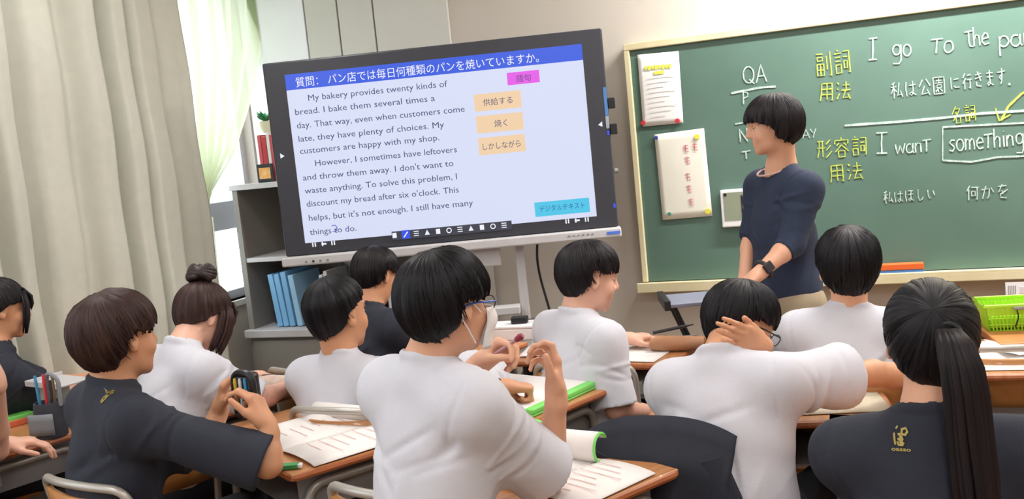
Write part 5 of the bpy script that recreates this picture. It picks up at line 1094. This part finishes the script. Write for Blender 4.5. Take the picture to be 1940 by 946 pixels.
# neck desk: large beige sheet + white thing
d=D['neck']; M_beigep=mat('beige_paper','CDC3AE',.85,var=.03)
paper(d,.08,.0,.06,.46,.36,'large beige sheet covering the desk right of the leaning student',M_beigep); er=thing('white_cloth','crumpled white tissue at the near left of the beige sheet','tissue',onD(d,-.13,-.17),0); MB().ball((0,0,.018),.03,14,8,(1.2,.7,.6)).build('tissue_body',M_whitep,er); MB().ball((.03,.01,.012),.02,10,6,(1.2,.8,.5)).build('tissue_fold',M_whitep,er)
bg=thing('black_pouch','small black pouch on the beige sheet next to the ponytail','pencil case',WZ(1690,735,.70),.2); MB().box(-.06,.06,-.03,.03,-.012,.03).build('pouch_body',M_black,bg,smooth=False,bevel=.012); MB().tube([(-.05,-.0,.033),(.05,0,.033)],.002,6).build('zip',M_tray,bg)
for k in range(6):
    p=onD(d,-.16+.035*k,-.05); t=thing('tray_book',('black','grey','white','dark blue','grey-green','brown')[k]+' book standing in the desk tray right of the leaning student','book',(p[0],p[1],.569),d[2],'books in the tray of the beige sheet desk'); MB().box(-.014,.014,-.1,.1,0,.09).build('cover',mat('trb%d'%k,('2A2C30','7B7E84','D8D6D2','2C3A5E','66756C','7B5B44')[k],.6),t,smooth=False,bevel=.002); MB().box(-.011,.011,-.096,.101,.003,.091).build('pages',M_paper,t,smooth=False)
d=D['front']; paper(d,-.05,0,.1,.30,.21,'white sheet on the desk beside the teacher'); paper(d,.12,.05,-.2,.21,.28,'bluish sheet on the desk beside the teacher',mat('bluish_paper','D8DEEC',.8),z=.004)
d=D['right']; paper(d,-.11,-.01,.03,.40,.36,'large white sheet on the desk at the right edge'); book(d,-.05,.05,.2,.26,.18,'small open white booklet on the desk at the right edge',thick=.01,lines=False)
# chairs standing free
p=WZ(1508,612,.70); chair(p[0],p[1]-.25,math.pi*.97,'empty school chair with orange wooden back beyond the teacher\'s left')
p=WZ(1905,745,.62); chair(p[0]+.02,p[1]+.28,math.radians(3),'empty school chair with wooden back pushed under the far side of the right edge desk')
# teacher's desk with the green basket
p=WZ(1860,640,.72); td=thing('teacher_desk','wooden teacher\'s desk with orange-brown top at the right edge','desk',(p[0]+.62,p[1]+.28,0),math.radians(7))
MB().box(-.62,.62,-.30,.30,.692,.72).build('desktop',M_wood,td,smooth=False,bevel=.004)
MB().box(-.58,-.555,-.27,.27,0,.692).build('side_panel',M_wooddk,td,smooth=False,bevel=.002); MB().box(.555,.58,-.27,.27,0,.692).build('side_panel',M_wooddk,td,smooth=False,bevel=.002); MB().box(-.555,.555,.25,.268,.12,.692).build('front_panel',M_wood,td,smooth=False,bevel=.002)
dr=MB().box(-.55,-.10,-.27,.2,.56,.685).build('drawer',M_wooddk,td,smooth=False,bevel=.003); MB().tube([(-.40,-.275,.62),(-.40,-.295,.62),(-.25,-.295,.62),(-.25,-.275,.62)],.005,6).build('handle',M_chrome,dr)
c,s=math.cos(math.radians(7)),math.sin(math.radians(7))
q=WZ(1903,622,.72); gb=thing('green_basket','bright lime green plastic basket on the teacher\'s desk','basket',(q[0]+.03,q[1]+.02,.721),math.radians(7))
def bask(x0,x1,y0,y1,h):
    t_=.018; v=[(x0+t_,y0+t_,0),(x1-t_,y0+t_,0),(x1-t_,y1-t_,0),(x0+t_,y1-t_,0),(x0,y0,h),(x1,y0,h),(x1,y1,h),(x0,y1,h)]
    return v
v=bask(-.105,.125,-.08,.08,.088)
MB().add(v,[(0,3,2,1)]).build('basket_base',M_lime,gb,smooth=False,solid=.003)
V8=[Vector(a) for a in v]
for a,b in ((0,1),(1,2),(2,3),(3,0)):
    mb=MB(); n=18
    for k in range(n+1):
        t_=k/n; mb.tube([V8[a].lerp(V8[b],t_),V8[a+4].lerp(V8[b+4],t_)],.0025,5)
    for h in (.25,.5): mb.tube([V8[a].lerp(V8[a+4],h),V8[b].lerp(V8[b+4],h)],.002,5)
    mb.add([V8[a].lerp(V8[a+4],.62),V8[b].lerp(V8[b+4],.62),V8[b+4],V8[a+4]],[(0,1,2,3)]); mb.build('basket_side',M_lime,gb,smooth=False,solid=.001)
MB().tube(V8[4:8],.006,8,closed=True).build('basket_rim',M_lime,gb)
MB().box(-.085,.105,-.06,.06,.01,.05).build('basket_liner',M_lime,gb,smooth=False)
MB().tube(bend([(-.01,-.086,.08),(-.005,-.092,.05),(-.015,-.08,.015)],.02),.0022,6).tube(bend([(.02,-.086,.085),(.045,-.092,.07),(.06,-.08,.03)],.02),.0022,6).build('black_cord',M_cable,gb)
MB().box(-.02,.03,-.090,-.082,.075,.085).build('clip',M_tray,gb,smooth=False,bevel=.002)
# folding stand left of the teacher
p=W(1305,566,3.9); fs=thing('folding_stand','folding stand with grey top and crossed black legs below the chalkboard','stand',(p[0],p[1],0),math.radians(18)); z=float(p[2])
MB().box(-.10,.24,-.12,.12,z-.012,z+.004).build('stand_top',mat('blue_grey_metal','8E93A8',.4,metal=.3),fs,smooth=False,bevel=.003)
MB().box(-.115,-.09,-.13,.13,z-.02,z+.02).build('end_clip',M_black,fs,smooth=False,bevel=.003)
for y in (-.10,.10):
    MB().tube([(-.075,y,z-.012),(.22,y,.02)],.011,8).build('leg',M_black,fs); MB().tube([(.19,y,z-.012),(-.10,y,.02)],.011,8).build('leg',M_black,fs)
MB().tube([(.06,-.10,z*.53),(.06,.10,z*.53)],.012,8).build('cross_rod',M_black,fs); MB().box(.0,.11,-.07,.07,z-.21,z-.19).build('lower_shelf',mat('maroon_shelf','6B4A48',.5),fs,smooth=False,bevel=.003); MB().tube([(-.10,0,.02),(.22,0,.02)],.01,6).build('foot_bar',M_black,fs)
# held things
P=Pz['mask']; hp=P['arms']['L']; a=W(948,664,2.21); b=W(990,636,2.18)
pn=thing('red_pen','dark red tipped pen held in the masked student\'s left hand','pen',a,0); bb_=b-a; MB().tube([tuple(-bb_*.8),tuple(bb_*.75)],.0042,8).build('barrel',mat('pink_pen','B98A92',.4),pn); MB().tube([tuple(bb_*.7),tuple(bb_*.9),tuple(bb_*1.0)],.008,10,rads=[.006,.009,.006]).build('cap',mat('dark_red','8E1F38',.4),pn)
c=W(464,745,2.52); pc=thing('black_pencil_case','open black pencil case with bright pens held up by the brown-haired student','pencil case',c,math.radians(-10))
MB().tube(bend([(-.035,0,-.06),(-.035,0,.055),(.035,0,.055),(.035,0,-.06),(-.035,0,-.06)],.03),.010,8).build('case_rim',M_black,pc)
MB().box(-.033,.033,.0,.03,-.062,.055).build('case_body',M_black,pc,smooth=False,bevel=.01)
MB().box(-.030,.030,-.008,.0,-.05,.045).build('inner_lining',mat('case_lining','3A4048',.5),pc,smooth=False,bevel=.003)
for x,cc_,nm,l in ((-.020,'D9B43A','yellow_pen','yellow pen in the open black pencil case'),(-.004,'D8D8DC','white_pen','white pen in the open black pencil case'),(.012,'3F8FC4','blue_pen','blue pen in the open black pencil case')):
    q=thing(nm,l,'pen',c+np.array([x,0,0])@np.array([[1,0,0],[0,1,0],[0,0,1]])-AF*.012,math.radians(-10)); MB().tube([(0,-.004,-.045),(0,-.004,.03)],.0045,8).build('barrel',mat(nm,cc_,.4),q); MB().tube([(0,-.004,.03),(0,-.004,.042)],.0045,8,rads=[.005,.003]).build('cap',mat(nm,cc_,.4),q)
